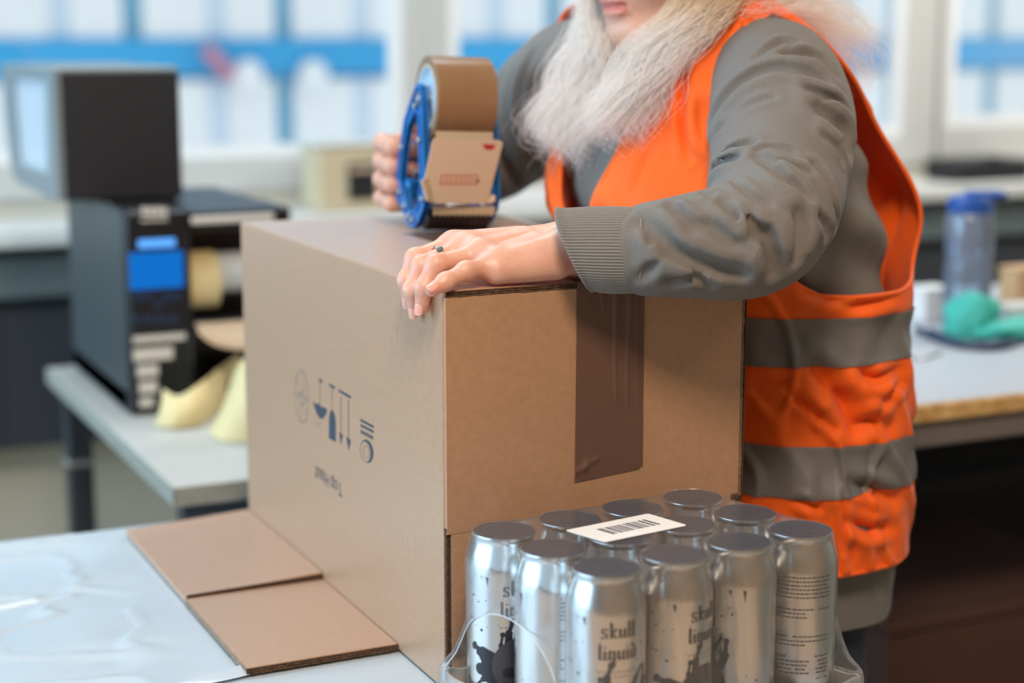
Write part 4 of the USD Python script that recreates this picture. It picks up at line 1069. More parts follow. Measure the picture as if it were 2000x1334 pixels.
RCTRL = [(1200, 140, 1.93, .060), (1112, 150, 2.02, .064), (1052, 205, 2.10, .064), (1005, 268, 2.16, .062), (965, 305, 2.17, .057), (925, 325, 2.14, .050), (890, 335, 2.12, .043), (872, 338, 2.105, .036)]
gr_, lo2, h2, fR = folded(RCTRL, RF, h=.0036, seed=8)
right_sleeve = surface_nets(gr_, lo2, h2)
tz, tphi = np.linspace(.765, 1.445, 110), np.linspace(-PI, PI, 141)[:-1]
ZZ, PH = np.meshgrid(tz, tphi, indexing='ij')
ST_ = torso(SW, ZZ, PH)
nn = meshkit.fbm(np.stack([ST_[..., 0] * 14, ST_[..., 1] * 14, ST_[..., 2] * 8], -1), 3, 2) - .5
ctr_ = np.stack([np.interp(ZZ, SW[:, 0], SW[:, 1]), np.interp(ZZ, SW[:, 0], SW[:, 2]), ZZ], -1)
rad = ST_ - ctr_; rad /= np.linalg.norm(rad, axis=-1, keepdims=True) + 1e-9
side_fold = np.exp(-((PH - 1.9) / .7) ** 2) * np.sin(ZZ * 75 + PH * 3.2) * np.clip((ZZ - 1.0) / .1, 0, 1) * np.clip((1.32 - ZZ) / .08, 0, 1)
ST_ = ST_ + rad * (nn * .022 + side_fold * .007)[..., None]
hemrib = np.clip((.835 - ZZ) / .004, 0, 1)
ST_ = ST_ - rad * (hemrib * .006)[..., None]
sw_torso = grid_mesh(ST_, True, flip=True)
sweat = part(per, 'sweatshirt', cat(sw_torso, left_sleeve, right_sleeve), SWEAT, True)
# cuffs: ribbed knitted tubes round the wrists
def cuff(c0, c1, r0, r1, tilt, ribs=64, asp=1.0, lip=.0):
    c0, c1 = np.asarray(c0), np.asarray(c1)
    ax = (c1 - c0) / np.linalg.norm(c1 - c0)
    up = np.array([0, 0, 1.0]) - ax * ax[2]; up /= np.linalg.norm(up)
    sd = np.cross(ax, up)
    n = ribs * 8; a = np.linspace(0, 2 * PI, n, endpoint=False)
    rows = []
    prof_ = [(0.0, -.0035, 1), (-.012, -.0032, 1), (-.010, -.0030, 1), (.0, -.0012, 1), (-.0006, .0, 1)] if False else []
    ss = np.concatenate([np.linspace(.30, 0, 8), np.linspace(0, 1, 44)])
    for k, s_ in enumerate(ss):
        ins = k < 8
        r = (r0 + (r1 - r0) * s_) + .0015 * math.sin(s_ * PI) - (.0032 if ins else 0) + (.0015 * math.exp(-(s_ / .05) ** 2) if not ins else 0)
        rr = r + .00055 * np.sign(np.cos(a * ribs)) * np.abs(np.cos(a * ribs)) ** .6 * (0.4 if ins else 1)
        c_ = c0 + (c1 - c0) * s_
        P = c_ + (np.cos(a) * rr * asp)[:, None] * sd + (np.sin(a) * rr)[:, None] * up
        sh_ = (1 - s_) ** 2 * (np.sin(a) * tilt[0] + np.cos(a) * tilt[1])
        rows.append(P + ax * sh_[:, None])
    return grid_mesh(np.stack(rows), True, flip=True)
lc0, lc1 = atD(1122, 488, 1.498), atD(1247, 489, 1.4965)
lcuff = cuff(lc0, lc1, .0362, .0378, (-.017, -.006), 84, .92)
part(sweat, 'cuff', lcuff, RIB, True, 'ribbed cuff at the wrist lying on the carton')
rc0, rc1 = atD(852, 340, 2.085), atD(880, 337, 2.11)
part(sweat, 'cuff', cuff(rc0, rc1, .034, .036, (0, 0), 60), RIB, True)
# seam and stitches where cuff meets sleeve
axl = (lc1 - lc0) / np.linalg.norm(lc1 - lc0); upl = np.array([0, 0, 1.0]) - axl * axl[2]; upl /= np.linalg.norm(upl); sdl = np.cross(axl, upl)
aa = np.linspace(0, 2 * PI, 80)
seam = tube(lc1 + axl * .0005 + (np.cos(aa) * .0385 * .93)[:, None] * sdl + (np.sin(aa) * .0388)[:, None] * upl, .0011, 6, False)
part(sweat, 'seam', seam, RIB, True)

# --- vest
vz, vphi = np.linspace(.835, 1.447, 190), np.linspace(-PI, PI, 381)
ZV, PV = np.meshgrid(vz, vphi, indexing='ij')
VG = torso(VS, ZV, PV, 2.5)
cv_ = np.stack([np.interp(ZV, VS[:, 0], VS[:, 1]), np.interp(ZV, VS[:, 0], VS[:, 2]), ZV], -1)
rv = VG - cv_; rv /= np.linalg.norm(rv, axis=-1, keepdims=True) + 1e-9
n1 = meshkit.fbm(np.stack([np.cos(PV) * 2.2 + ZV * 3, np.sin(PV) * 2.2, ZV * 7], -1), 3, 21) - .5
rg = np.abs(meshkit.noise(np.stack([np.cos(PV) * 3 + n1 * 2, np.sin(PV) * 3 - ZV * 4, ZV * 9 + PV * 1.6], -1), 5) - .5) * 2
off = n1 * .030 + .007 * np.exp(-(rg / .14) ** 2)
off += .020 * np.exp(-((PV - 2.35) / .55) ** 2 - ((ZV - 1.205) / .085) ** 2)                 # the back stands off behind the arm
off += .004 * np.exp(-((PV - 2.3) / .4) ** 2 - ((ZV - .92) / .08) ** 2)
off += .018 * np.exp(-((PV + .25) / .8) ** 2 - ((ZV - 1.18) / .09) ** 2) * (np.abs(PV) < 1.4)
off -= .004 * np.exp(-((ZV - 1.082) / .02) ** 2) + .002 * np.exp(-((ZV - .95) / .02) ** 2)
off = np.where(ZV > 1.37, off * np.clip((1.45 - ZV) / .08, .25, 1), off)
VG = VG + rv * off[..., None]
VN = np.cross(np.gradient(VG, axis=0), np.gradient(VG, axis=1)); VN *= np.sign((VN * rv).sum(-1, keepdims=True))
seen = ((VN * (EYE - VG)).sum(-1) > 0) & (np.abs(PV) < 2.9)
vp = pj(VG)
for line, w, am in (([(1588, 713), (1624, 751), (1648, 780), (1660, 828)], 17, .011), ([(1680, 730), (1712, 740), (1750, 725)], 10, .008), ([(1675, 838), (1700, 822), (1725, 832)], 14, .009), ([(1720, 792), (1740, 765), (1756, 744)], 8, .006),
                    ([(1545, 768), (1588, 804), (1626, 840)], 8, .006), ([(1575, 570), (1612, 580), (1640, 585)], 10, .006), ([(1655, 600), (1700, 592), (1745, 580)], 10, .006), ([(1480, 690 + 50), (1520, 745), (1560, 740)], 9, .003),
                    ([(1552, 978), (1600, 992)], 7, .005), ([(1660, 944), (1696, 954), (1744, 973)], 12, .008), ([(1660, 1020), (1696, 1035), (1732, 1030)], 11, .008), ([(1645, 960), (1647, 1020), (1648, 1080)], 5, .004),
                    ([(1342, 125), (1335, 182), (1335, 240), (1344, 310)], 8, .007), ([(1275, 290), (1255, 330), (1240, 370)], 9, .003)):
    s2 = spline(np.array(line, float), 60)
    d_, k_i = cKDTree(s2).query(vp.reshape(-1, 2), workers=-1)
    d_ = d_.reshape(ZV.shape); tp_ = np.sin(PI * np.clip((k_i + 4) / 67, 0, 1)).reshape(ZV.shape) ** .6
    dz_ = am * 1.3 * tp_ * seen * (np.exp(-(d_ / w) ** 2) - .5 * np.exp(-((d_ - 2.1 * w) / w) ** 2))
    VG = VG - rv * dz_[..., None]
# front opening and arm holes
deg = np.degrees(PV)
fo = np.interp(ZV, [.80, 1.10, 1.18, 1.25, 1.32, 1.38, 1.42, 1.45], [3, 4, 8, 13, 22, 36, 58, 100])
mid_ = np.interp(ZV, [.8, 1.45], [-6, -3])
af = np.interp(ZV, [1.126, 1.14, 1.17, 1.25, 1.32, 1.37, 1.40, 1.412], [76, 66, 62, 58, 56, 60, 73, 92])
ab = np.interp(ZV, [1.126, 1.14, 1.17, 1.25, 1.32, 1.37, 1.40, 1.412], [120, 138, 145, 141, 133, 120, 105, 92])
lowb = 1.126 + .010 * np.cos(np.radians(deg - 95) * 2.2) * -1 + .004
armL = (deg > af) & (deg < ab) & (ZV > 1.126) & (ZV < 1.412)
armR = (-deg > af) & (-deg < ab) & (ZV > 1.126) & (ZV < 1.412)
keep = (np.abs(deg - mid_) > fo) & ~armL & ~armR
nr, nc = keep.shape
cell = keep[:-1, :-1] & keep[1:, :-1] & keep[:-1, 1:] & keep[1:, 1:]
i_, j_ = np.nonzero(cell)
def vid(i, j): return i * nc + (j % (nc - 1))
qd = np.stack([vid(i_, j_), vid(i_ + 1, j_), vid(i_ + 1, j_ + 1), vid(i_, j_ + 1)], 1)
VF = np.vstack([qd[:, [0, 1, 2]], qd[:, [0, 2, 3]]])
VV = VG.reshape(-1, 3)
def compact(V, F):
    u = np.unique(F); mp = np.full(len(V), -1); mp[u] = np.arange(len(u)); return V[u], mp[F]
def relax_border(V, F, n=25):
    e = np.sort(np.vstack([F[:, [0, 1]], F[:, [1, 2]], F[:, [2, 0]]]), 1)
    uq, ct = np.unique(e, axis=0, return_counts=True)
    b = uq[ct == 1]
    for _ in range(n):
        acc, cn = np.zeros_like(V), np.zeros(len(V))
        np.add.at(acc, b[:, 0], V[b[:, 1]]); np.add.at(acc, b[:, 1], V[b[:, 0]]); np.add.at(cn, b.ravel(), 1)
        k = cn == 2
        V[k] = V[k] * .5 + .5 * acc[k] / 2
    return V, b
Vc, Fc_ = compact(VV, VF)
Vc, bord = relax_border(Vc.copy(), Fc_)
vest = part(per, 'safety_vest', solidify(Vc, Fc_, .0016), VEST, True)
# bound edges of the vest
def loops(b):
    nxt = {}
    for x, y in b: nxt.setdefault(x, []).append(y); nxt.setdefault(y, []).append(x)
    seen, out = set(), []
    for s0 in list(nxt):
        if s0 in seen: continue
        lp = [s0]; seen.add(s0); cur = s0
        while True:
            c_ = [x for x in nxt[cur] if x not in seen]
            if not c_: break
            cur = c_[0]; seen.add(cur); lp.append(cur)
        if len(lp) > 12: out.append(lp)
    return out
for lp in loops(bord):
    P = Vc[lp][::2]
    P = np.vstack([P, P[:1]])
    for _ in range(6): P[1:-1] = .5 * P[1:-1] + .25 * (P[:-2] + P[2:])
    part(vest, 'edge_binding', tube(P, .0026, 8), VEST, True)
def band(z0, z1, slope=0.0):
    zz_ = np.linspace(z0, z1, 14)
    rows = []
    ZB, PB = np.meshgrid(zz_, vphi, indexing='ij')
    fi = np.interp(ZB, vz, np.arange(nr)); i0 = np.clip(fi.astype(int), 0, nr - 2); t = (fi - i0)[..., None]
    jj = np.broadcast_to(np.arange(nc), ZB.shape)
    B = VG[i0, jj] * (1 - t) + VG[i0 + 1, jj] * t + rv[i0, jj] * .0026
    kp = np.abs(np.degrees(PB) + 5) > 4.5
    c_ = kp[:-1, :-1] & kp[1:, :-1] & kp[:-1, 1:] & kp[1:, 1:]
    i_, j_ = np.nonzero(c_)
    q_ = np.stack([i_ * nc + j_, (i_ + 1) * nc + j_, (i_ + 1) * nc + j_ + 1, i_ * nc + j_ + 1], 1)
    V_, F_ = compact(B.reshape(-1, 3), np.vstack([q_[:, [0, 1, 2]], q_[:, [0, 2, 3]]]))
    return solidify(V_, F_, .0009)
for z0, z1 in ((1.052, 1.102), (.918, .970)): part(vest, 'reflective_band', band(z0, z1), STRIPE, True, 'grey reflective band')

# --- jeans and shoes
G = field(np.array([.28, .0, .03]), np.array([.68, .44, .92]), .007)
j1 = smin(cone_sdf(G, (.49, .15, .86), (.485, .145, .50), .084, .070), cone_sdf(G, (.485, .145, .50), (.50, .145, .06), .070, .052), .03)
j2 = smin(cone_sdf(G, (.49, .285, .86), (.475, .295, .50), .084, .070), cone_sdf(G, (.475, .295, .50), (.47, .30, .06), .070, .052), .03)
g = smin(j1, j2, .03)
g += (meshkit.fbm(G * np.array([12, 12, 22.]), 2, 4) - .5) * .012
g = np.maximum(g, G[..., 2] - .84)
part(per, 'jeans', surface_nets(g, np.array([.28, .0, .03]), .007), JEANS, True)
for y in (.145, .30):
    sh_ = hull(sphere((.53, y, .035), .036, 2, (1, .9, .9)), sphere((.42, y, .034), .042, 2, (1.1, 1, .75)), sphere((.34, y, .03), .034, 2, (1, 1, .72)), sphere((.51, y, .08), .042, 2))
    part(per, 'shoe', sh_, SHOE, 40)

# --- hands
def hand(fingers, palm, h=.0016, k_f=.004, k_p=.010, extra=None, pad=.016):
    """fingers: list of joint lists [(point, radius), ...]; palm: list of (p, q, rp, rq)."""
    pts = np.vstack([[p for p, r in f] for f in fingers] + [np.array([a, b_]) for a, b_, _, _ in palm])
    lo = pts.min(0) - pad - .022; hi = pts.max(0) + pad + .022
    G = field(lo, hi, h)
    g = None
    for a, b_, ra_, rb_ in palm:
        d = cone_sdf(G, a, b_, ra_, rb_); g = d if g is None else smin(g, d, k_p)
    fg = None
    for f in fingers:
        d = None
        for (a, ra_), (b_, rb_) in zip(f[:-1], f[1:]):
            e = cone_sdf(G, a, b_, ra_, rb_); d = e if d is None else smin(d, e, k_f)
        for (a, ra_) in f[1:-1]:                                      # knuckles a little thicker
            d = smin(d, np.linalg.norm(G - a, axis=-1) - ra_ * 1.06, k_f)
        fg = d if fg is None else smin(fg, d, .0012)
    g = smin(g, fg, .006)
    if extra is not None: g = extra(G, g)
    return surface_nets(g, lo, h)
def pt(u, v, y): return at(u, v, 1, y)
pinky = [(pt(966, 516, .016), .0094), (pt(910, 530, .008), .0083), (pt(870, 550, .0015), .0073), (pt(844, 566, -.003), .0061)]
ring_ = [(pt(936, 498, .034), .0102), (pt(852, 517, .029), .0091), (pt(828, 562, .027), .0079), (pt(824, 600, .029), .0066)]
midd = [(pt(908, 484, .055), .0104), (pt(824, 520, .050), .0093), (pt(806, 566, .047), .0081), (pt(811, 605, .050), .0067)]
inde = [(pt(884, 481, .076), .0104), (pt(812, 506, .072), .0094), (pt(795, 548, .069), .0081), (pt(799, 586, .071), .0067)]
thumb = [(pt(1040, 478, .070), .0130), (pt(975, 481, .094), .0110), (pt(930, 484, .108), .0095), (pt(905, 486, .116), .0080)]
wr_ = pt(1118, 485, .012); wr2_ = pt(1112, 480, .040)
fore = pt(1240, 489, -.012)
palm = [(wr_, pinky[0][0], .0195, .0125), (wr2_, ring_[0][0], .0190, .0118), (wr2_, midd[0][0], .0190, .0120), (wr2_, inde[0][0], .0185, .0122), (wr2_, thumb[0][0], .018, .015),
        (pt(1085, 518, .004), pt(970, 532, .008), .0135, .0110), (pinky[0][0], ring_[0][0], .011, .0115), (ring_[0][0], midd[0][0], .0112, .0115), (midd[0][0], inde[0][0], .0112, .0115),
        (wr_, fore, .0225, .0265), (wr2_, fore, .0205, .0265), (pt(1050, 505, .03), pt(960, 505, .05), .016, .012)]
def tendons(G, g):
    for f in (ring_, midd, inde, pinky):
        a = f[0][0] + [0, 0, .0095]; b_ = wr2_ * .55 + f[0][0] * .45 + [0, 0, .0155]
        g = smin(g, cone_sdf(G, a, b_, .0032, .0016), .007)
    # crease at the outer wrist, where the hand bends up
    cr = spline(np.array([pt(1082, 492, -.012), pt(1092, 506, -.014), pt(1099, 522, -.012)]), 30)
    d, _ = cKDTree(cr).query(G.reshape(-1, 3), distance_upper_bound=.012, workers=-1)
    g = g + .0022 * np.exp(-(np.minimum(d, .05).reshape(g.shape) / .0028) ** 2)
    for f in (pinky, ring_, midd, inde):                              # skin folds on the middle joints
        a = f[1][0]; ax = f[2][0] - f[0][0]; ax = ax / np.linalg.norm(ax)
        s_ = (G - a) @ ax; r = np.linalg.norm(G - a, axis=-1)
        g = g + .00035 * np.cos(s_ * 2 * PI / .0034) * np.exp(-(r / .0095) ** 4)
    return np.maximum(g, -(G[..., 2] - (H_ - .0)) * 1.0) if False else g
left_hand = hand([pinky, ring_, midd, inde, thumb], palm, extra=tendons)
# right hand, closed round the grip of the dispenser
hc = (DM @ np.array([-.016, .104, .052, 1]))[:3]
ex_, ey_, ez_ = DM[:3, 0], DM[:3, 1], DM[:3, 2]
def lp_(x, y, z): return hc + ex_ * x + ey_ * y + ez_ * z
rf_, rp_ = [], []
back = lp_(.012, .046, .0)
wrist_r = atD(835, 340, 2.065)
for k, z in enumerate((.038, .016, -.006, -.028)):
    rr_ = (.0102, .0106, .0102, .0092)[k]
    rf_.append([(lp_(-.006, .034, z * .9), rr_ * 1.12), (lp_(-.034, .014, z), rr_), (lp_(-.031, -.018, z - .004), rr_ * .92), (lp_(-.006, -.026, z - .007), rr_ * .82)])
    rp_.append((wrist_r, rf_[-1][0][0], .021, rr_ * 1.25))
rf_.append([(lp_(.016, .028, .052), .0125), (lp_(.012, -.004, .058), .0108), (lp_(-.008, -.020, .060), .0095)])
for a_, b_ in zip(rp_[:-1], rp_[1:]): pass
rp_ += [(rf_[k][0][0], rf_[k + 1][0][0], .0115, .0115) for k in range(3)]
rp_ += [(wrist_r, rf_[4][0][0], .02, .014), (wrist_r, atD(910, 332, 2.13), .0215, .027)]
right_hand = hand(rf_, rp_, h=.0022)

# --- body under the clothes, neck and head
chin = atD(1213, 84, 1.845)
yaw = math.radians(8)
Fh = np.array([-math.cos(yaw), -math.sin(yaw) * .3 - .10, 0]); Fh /= np.linalg.norm(Fh)
pit = math.radians(10)
Lh = np.array([-Fh[1], Fh[0], 0]) * 1.0
Lh = np.cross([0, 0, 1.0], Fh)
Fp = Fh * math.cos(pit) - np.array([0, 0, 1]) * math.sin(pit)
Uh = np.cross(Fp, Lh)
def hp(f, l, u): return chin + Fp * f + Lh * l + Uh * u              # from the chin: forward, left, up
HR = np.column_stack([Fp, Lh, Uh])
lo = np.array([.12, .02, 1.30]); hi = np.array([.56, .48, 1.72])
G = field(lo, hi, .0040)
g = ell_sdf(G, hp(-.090, 0, .135), (.094, .074, .100), HR)
g = smin(g, ell_sdf(G, hp(-.050, 0, .075), (.058, .058, .085), HR), .03)
g = smin(g, ell_sdf(G, hp(-.014, 0, .010), (.018, .020, .016), HR), .025)                       # chin
for s_ in (-1, 1):
    g = smin(g, cone_sdf(G, hp(-.095, s_ * .050, .045), hp(-.022, s_ * .016, .006), .016, .012), .025)  # jaw
    g = smin(g, ell_sdf(G, hp(-.022, s_ * .036, .070), (.020, .020, .022), HR), .02)              # cheek
    g = np.maximum(g, -(ell_sdf(G, hp(.004, s_ * .031, .112), (.016, .016, .010), HR) )) if False else g
    g = g + .008 * np.exp(-((np.linalg.norm(G - hp(-.004, s_ * .031, .108), axis=-1)) / .016) ** 2)
    g = smin(g, np.linalg.norm(G - hp(-.019, s_ * .031, .108), axis=-1) - .0125, .003)
    g = smin(g, ell_sdf(G, hp(-.098, s_ * .074, .095), (.018, .009, .030), HR), .006)
g = smin(g, cone_sdf(G, hp(-.004, 0, .108), hp(.014, 0, .072), .008, .011), .012)                 # nose
g = smin(g, ell_sdf(G, hp(-.004, 0, .046), (.012, .024, .016), HR), .012)
g = smin(g, ell_sdf(G, hp(.0062, 0, .0465), (.0062, .021, .0050), HR), .003)                      # upper lip
g = smin(g, ell_sdf(G, hp(.0050, 0, .0335), (.0070, .019, .0056), HR), .003)                      # lower lip
g = g + .0035 * np.exp(-((np.abs((G - hp(0, 0, .0405)) @ Uh)) / .0016) ** 2) * (((G - hp(0, 0, .04)) @ Fp) > -.012) * (np.abs((G - hp(0, 0, .04)) @ Lh) < .022)
g = smin(g, cone_sdf(G, hp(-.085, 0, .03), (.388, .300, 1.40), .050, .056), .022)
head = surface_nets(g, lo, .0040)
lo = np.array([.20, -.14, .08]); hi = np.array([.70, .66, 1.44])
G = field(lo, hi, .009)
g = ell_sdf(G, (.482, .225, .98), (.085, .125, .26))
g = smin(g, ell_sdf(G, (.44, .27, 1.26), (.080, .125, .14)), .05)
g = smin(g, cone_sdf(G, (.40, .30, 1.35), (.388, .30, 1.42), .055, .05), .03)
Ls = [spline(np.array([[*atD(u, v, D), r] for u, v, D, r in c_]), 16) for c_ in (LCTRL, RCTRL)]
for s_ in Ls:
    for a_, b_ in zip(s_[:-1], s_[1:]): g = smin(g, cone_sdf(G, a_[:3], b_[:3], a_[3] * .55, b_[3] * .55), .02)
for y0, y1 in ((.15, .145), (.285, .30)):
    g = smin(g, cone_sdf(G, (.49, y0, .86), (.48, y1, .50), .075, .050), .02); g = smin(g, cone_sdf(G, (.48, y1, .50), (.49, y1, .09), .050, .035), .02)
trunk = surface_nets(g, lo, .009)
def union(ms):
    try:
        acc = None
        for m in ms:
            k = m3.Manifold(m3.Mesh(vert_properties=np.asarray(m.vertices, np.float32), tri_verts=np.asarray(m.faces, np.uint32)))
            if k.is_empty(): raise ValueError(str(k.status()))
            acc = k if acc is None else acc + k
        r = acc.to_mesh()
        return trimesh.Trimesh(np.array(r.vert_properties[:, :3]), np.array(r.tri_verts), process=False)
    except Exception as e:
        print('union fell back:', e)
        return cat(*ms)
body = union([smooth_mesh(m_) for m_ in (trunk, head, left_hand, right_hand)])
bd = part(per, 'body', body, SKIN, True)
bv = np.array(body.vertices)
rel = (bv - chin) @ HR
tint = np.clip(1.25 - np.abs(rel[:, 2] - .040) / .0100, 0, 1) * (np.abs(rel[:, 1]) < .021) * (rel[:, 0] > -.004)
red = np.zeros(len(bv))
for f in (pinky, ring_, midd, inde) + tuple(rf_[:4]):
    for k in (0, 1, 2, 3):
        if k < len(f): red = np.maximum(red, (.24, .20, .12, .34)[k] * np.exp(-(np.linalg.norm(bv - f[k][0], axis=1) / .013) ** 2))
UsdGeom.PrimvarsAPI(bd.prim).CreatePrimvar('tint', Sdf.ValueTypeNames.FloatArray, 'vertex').Set(Vt.FloatArray.FromNumpy(np.maximum(tint * .8, red).astype(np.float32)))
# nails
for f, nd in ((pinky, (-.25, -.62, .55)), (ring_, (-.85, -.50, .05)), (midd, (-.9, -.40, .0)), (inde, (-.93, -.30, .0))):
    a, b_ = f[-2][0], f[-1][0]
    ax = (b_ - a) / np.linalg.norm(b_ - a); n = np.array(nd); n = n - ax * (n @ ax); n /= np.linalg.norm(n); sd = np.cross(ax, n)
    r = f[-1][1]; R_ = []
    for s_ in np.linspace(-.55, .62, 12):
        w = .78 * math.sqrt(max(0, 1 - (abs(s_ - .02) / .66) ** 4)) + .02
        t_ = np.linspace(-1, 1, 11) * w
        R_.append(b_ + ax * (s_ * r * 1.35 + r * .22) + (np.sin(t_) * r * 1.0)[:, None] * sd + (np.cos(t_) * r * 1.04 - .18 * r * max(0, s_) ** 2)[:, None] * n)
    nm = grid_mesh(np.stack(R_)); 
    part(per, 'fingernail', solidify(np.array(nm.vertices), np.array(nm.faces), .0004), NAIL, True)
# finger ring with a dark stone
a, b_ = midd[0][0], midd[1][0]
ax = (b_ - a) / np.linalg.norm(b_ - a); rp0 = a + (b_ - a) * .60
u1 = np.cross(ax, [0, 0, 1.0]); u1 /= np.linalg.norm(u1); u2 = np.cross(u1, ax)
aa = np.linspace(0, 2 * PI, 50)
rr_ = .0112
rg_ = part(per, 'finger_ring', tube(rp0 + np.cos(aa)[:, None] * u1 * rr_ + np.sin(aa)[:, None] * u2 * rr_, .0011, 8, False), mat('ring_silver', (208, 208, 206), .18, metallic=1.0), True, 'silver finger ring')
top = np.array([0, 0, 1.0]) * .75 + np.array([-.3, -.6, 0]); top -= ax * (top @ ax); top /= np.linalg.norm(top)
part(rg_, 'stone', cat(place(lathe([(0, 0), (.0030, 0), (.0030, .0014), (.0020, .0024), (0, .0026)], 20), axes(rp0 + top * (rr_ + .0004), ax, np.cross(top, ax), top))), mat('dark_grey_stone', (92, 104, 104), .12), 40, 'dark grey stone')

# --- hair: long pale wavy locks, darker gold at the roots
HAIR = usdkit.material(stage, '/World/Looks/pale_hair', {
    'hi': ('attribute', {'attribute': 'along'}), 'r': ('rgb_ramp', {'ramp': [(0, lin((158, 116, 72))), (.34, lin((192, 152, 104))), (.47, lin((222, 200, 172))), (.60, lin((240, 238, 238))), (1, lin((244, 245, 250)))]}),
    'p': ('principled_bsdf', {'roughness': .45, 'specular_ior_level': .4}), 't': ('translucent_bsdf', {'color': lin((240, 226, 208))}), 'm': ('mix_closure', {'fac': .35})},
    [('hi.fac', 'r.fac'), ('r.color', 'p.base_color'), ('p.BSDF', 'm.closure1'), ('t.BSDF', 'm.closure2')], surface='m.closure')
def lock(name, guides, n, spread0, spread1, wave, seed, npt=22, width=.00045, label=None, shift=0.0):
    g = np.random.default_rng(seed)
    P, Wd, C_ = [], [], []
    gs = [spline(np.array(x, float), npt) for x in guides]
    t = np.linspace(0, 1, npt)
    for k in range(n):
        i = g.integers(len(gs)); w_ = g.uniform(0, 1); j = (i + 1) % len(gs) if g.random() < .6 else i
        c_ = gs[i] * (1 - w_ * .9) + gs[j] * w_ * .9
        o = g.normal(0, 1, 3) * [1, 1, .5]
        cl = g.integers(0, 26)
        rg2 = np.random.default_rng(seed * 100 + cl)
        oc = rg2.normal(0, 1, 3); ph, fr = rg2.uniform(0, 6.28), rg2.uniform(3.2, 6)
        sp = (spread0 + (spread1 - spread0) * t)[:, None]
        wv = wave * t[:, None] * np.stack([np.sin(t * fr * 2 * PI / 2.2 + ph), np.cos(t * fr * 2 * PI / 2.2 + ph * 1.3), .4 * np.sin(t * fr * 4 + ph)], 1)
        fz = .0035 * np.cumsum(g.normal(0, 1, (npt, 3)), 0) / 2.2 * t[:, None]
        e = c_ + sp * (.8 * oc * .75 + o * .42) * [1, 1, .6] + wv + fz
        L_ = g.uniform(.72, 1.0)
        e = np.stack([np.interp(t * L_, t, e[:, q_]) for q_ in range(3)], 1)
        P.append(e); Wd.append(width * (1 - .7 * t ** 2))
    P = np.concatenate(P) - per.base
    path = numbered(per.path + '/' + name)
    bc = UsdGeom.BasisCurves.Define(stage, path)
    bc.CreateTypeAttr('linear')
    bc.CreateCurveVertexCountsAttr(Vt.IntArray.FromNumpy(np.full(n, npt, np.int32)))
    bc.CreatePointsAttr(Vt.Vec3fArray.FromNumpy(P.astype(np.float32)))
    UsdGeom.PrimvarsAPI(bc.GetPrim()).CreatePrimvar('along', Sdf.ValueTypeNames.FloatArray, 'vertex').Set(Vt.FloatArray.FromNumpy(np.tile(np.clip(t + shift, 0, 1), n).astype(np.float32)))
    bc.CreateWidthsAttr(Vt.FloatArray.FromNumpy(np.concatenate(Wd).astype(np.float32))); bc.SetWidthsInterpolation('vertex')
    UsdShade.MaterialBindingAPI.Apply(bc.GetPrim()).Bind(HAIR)
    return tag(T(path, per.base), label)
def A(*p): return [atD(*x) for x in p]
crown = hp(-.10, 0, .235)
far_side = hp(-.085, -.085, .12); near_side = hp(-.085, .086, .12)
lock('hair_lock', [[crown, hp(-.03, -.075, .16), far_side * .4 + hp(-.02, -.07, .06) * .6] + A((1168, 60, 1.90), (1140, 130, 1.895), (1118, 200, 1.885), (1105, 262, 1.87), (1120, 300, 1.865)),
                   [crown, hp(-.06, -.08, .15), hp(-.04, -.075, .06)] + A((1150, 70, 1.92), (1118, 140, 1.91), (1092, 200, 1.90), (1075, 250, 1.885), (1085, 280, 1.875)),
                   [crown, hp(-.02, -.07, .15), hp(-.02, -.06, .06)] + A((1176, 90, 1.87), (1166, 150, 1.87), (1150, 215, 1.86), (1140, 265, 1.855), (1142, 310, 1.85))], 3200, .009, .023, .012, 5, label='long pale lock over the far shoulder', shift=.22)
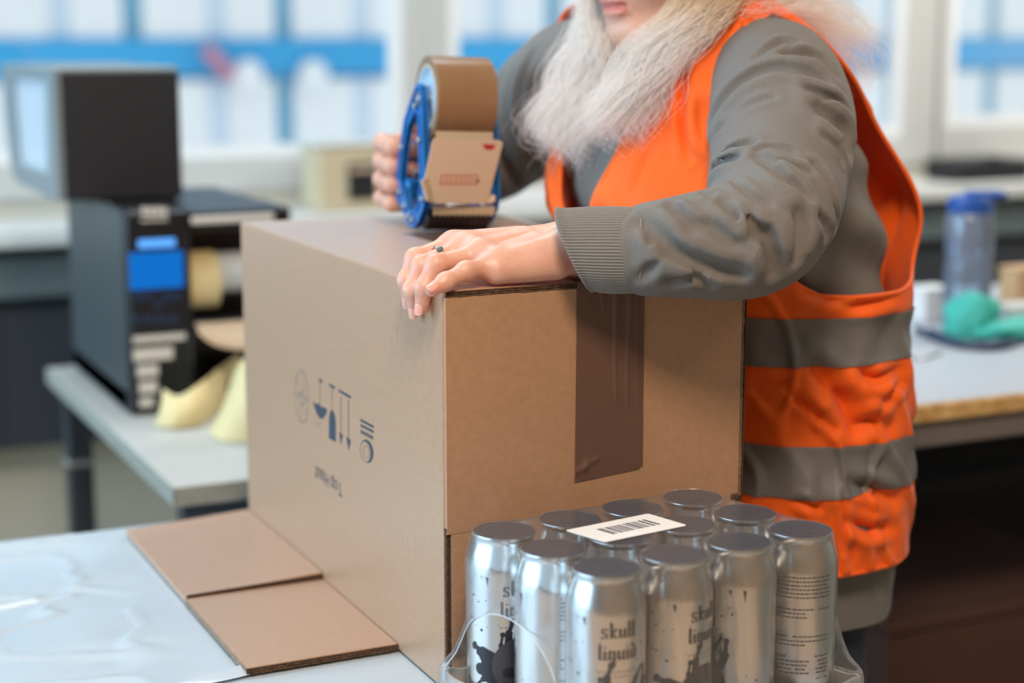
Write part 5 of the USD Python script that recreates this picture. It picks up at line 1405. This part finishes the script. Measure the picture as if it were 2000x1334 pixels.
lock('hair_lock', [[crown, hp(-.06, .080, .17), hp(-.07, .088, .08)] + A((1370, 10, 1.77), (1320, 70, 1.765), (1272, 130, 1.765), (1230, 190, 1.765), (1208, 240, 1.765), (1212, 275, 1.765)),
                   [crown, hp(-.08, .084, .16), hp(-.09, .09, .07)] + A((1410, 10, 1.76), (1355, 70, 1.75), (1300, 130, 1.75), (1265, 185, 1.755), (1240, 240, 1.76), (1235, 268, 1.76)),
                   [crown, hp(-.04, .075, .16), hp(-.05, .08, .08)] + A((1350, 0, 1.79), (1298, 70, 1.785), (1262, 140, 1.775), (1222, 190, 1.775), (1195, 225, 1.775), (1190, 250, 1.775))], 3600, .007, .021, .011, 9, label='long pale lock over the near shoulder')
lock('hair_back', [[crown, hp(-.16, .07, .14), hp(-.17, .06, .04)] + A((1520, 10, 1.84), (1570, 20, 1.84), (1625, 70, 1.85), (1655, 130, 1.86), (1672, 190, 1.865)),
                   [crown, hp(-.17, .05, .15), hp(-.18, .03, .04)] + A((1560, -20, 1.88), (1620, 20, 1.89), (1665, 90, 1.90), (1685, 160, 1.905)),
                   [crown, hp(-.17, -.03, .15), hp(-.18, -.04, .04), hp(-.20, -.05, -.08), hp(-.22, -.05, -.16)],
                   [crown, hp(-.15, .085, .13), hp(-.13, .09, .05)] + A((1440, 10, 1.78), (1490, 12, 1.79), (1560, 12, 1.80), (1620, 40, 1.81))], 1300, .012, .026, .014, 14, label='long hair down the back')
lock('hair_top', [[crown, hp(-.10 + .078 * math.cos(a_), .062 * math.sin(a_), .215), hp(-.10 + .108 * math.cos(a_), .088 * math.sin(a_), .150), hp(-.10 + .108 * math.cos(a_), .092 * math.sin(a_), .07)] for a_ in np.radians([45, 75, 100, 130, 155, 180, 205, 230, 260, 285, 315])] +
     [[crown, hp(-.02, s_ * .05, .22), hp(.0, s_ * .072, .15), hp(-.05, s_ * .088, .10), hp(-.08, s_ * .088, .02)] for s_ in (-1, 1)] +
     [[crown, hp(-.14, s_ * .05, .22), hp(-.18, s_ * .06, .15), hp(-.17, s_ * .075, .06)] for s_ in (-1, 1)], 5200, .011, .012, .003, 22)
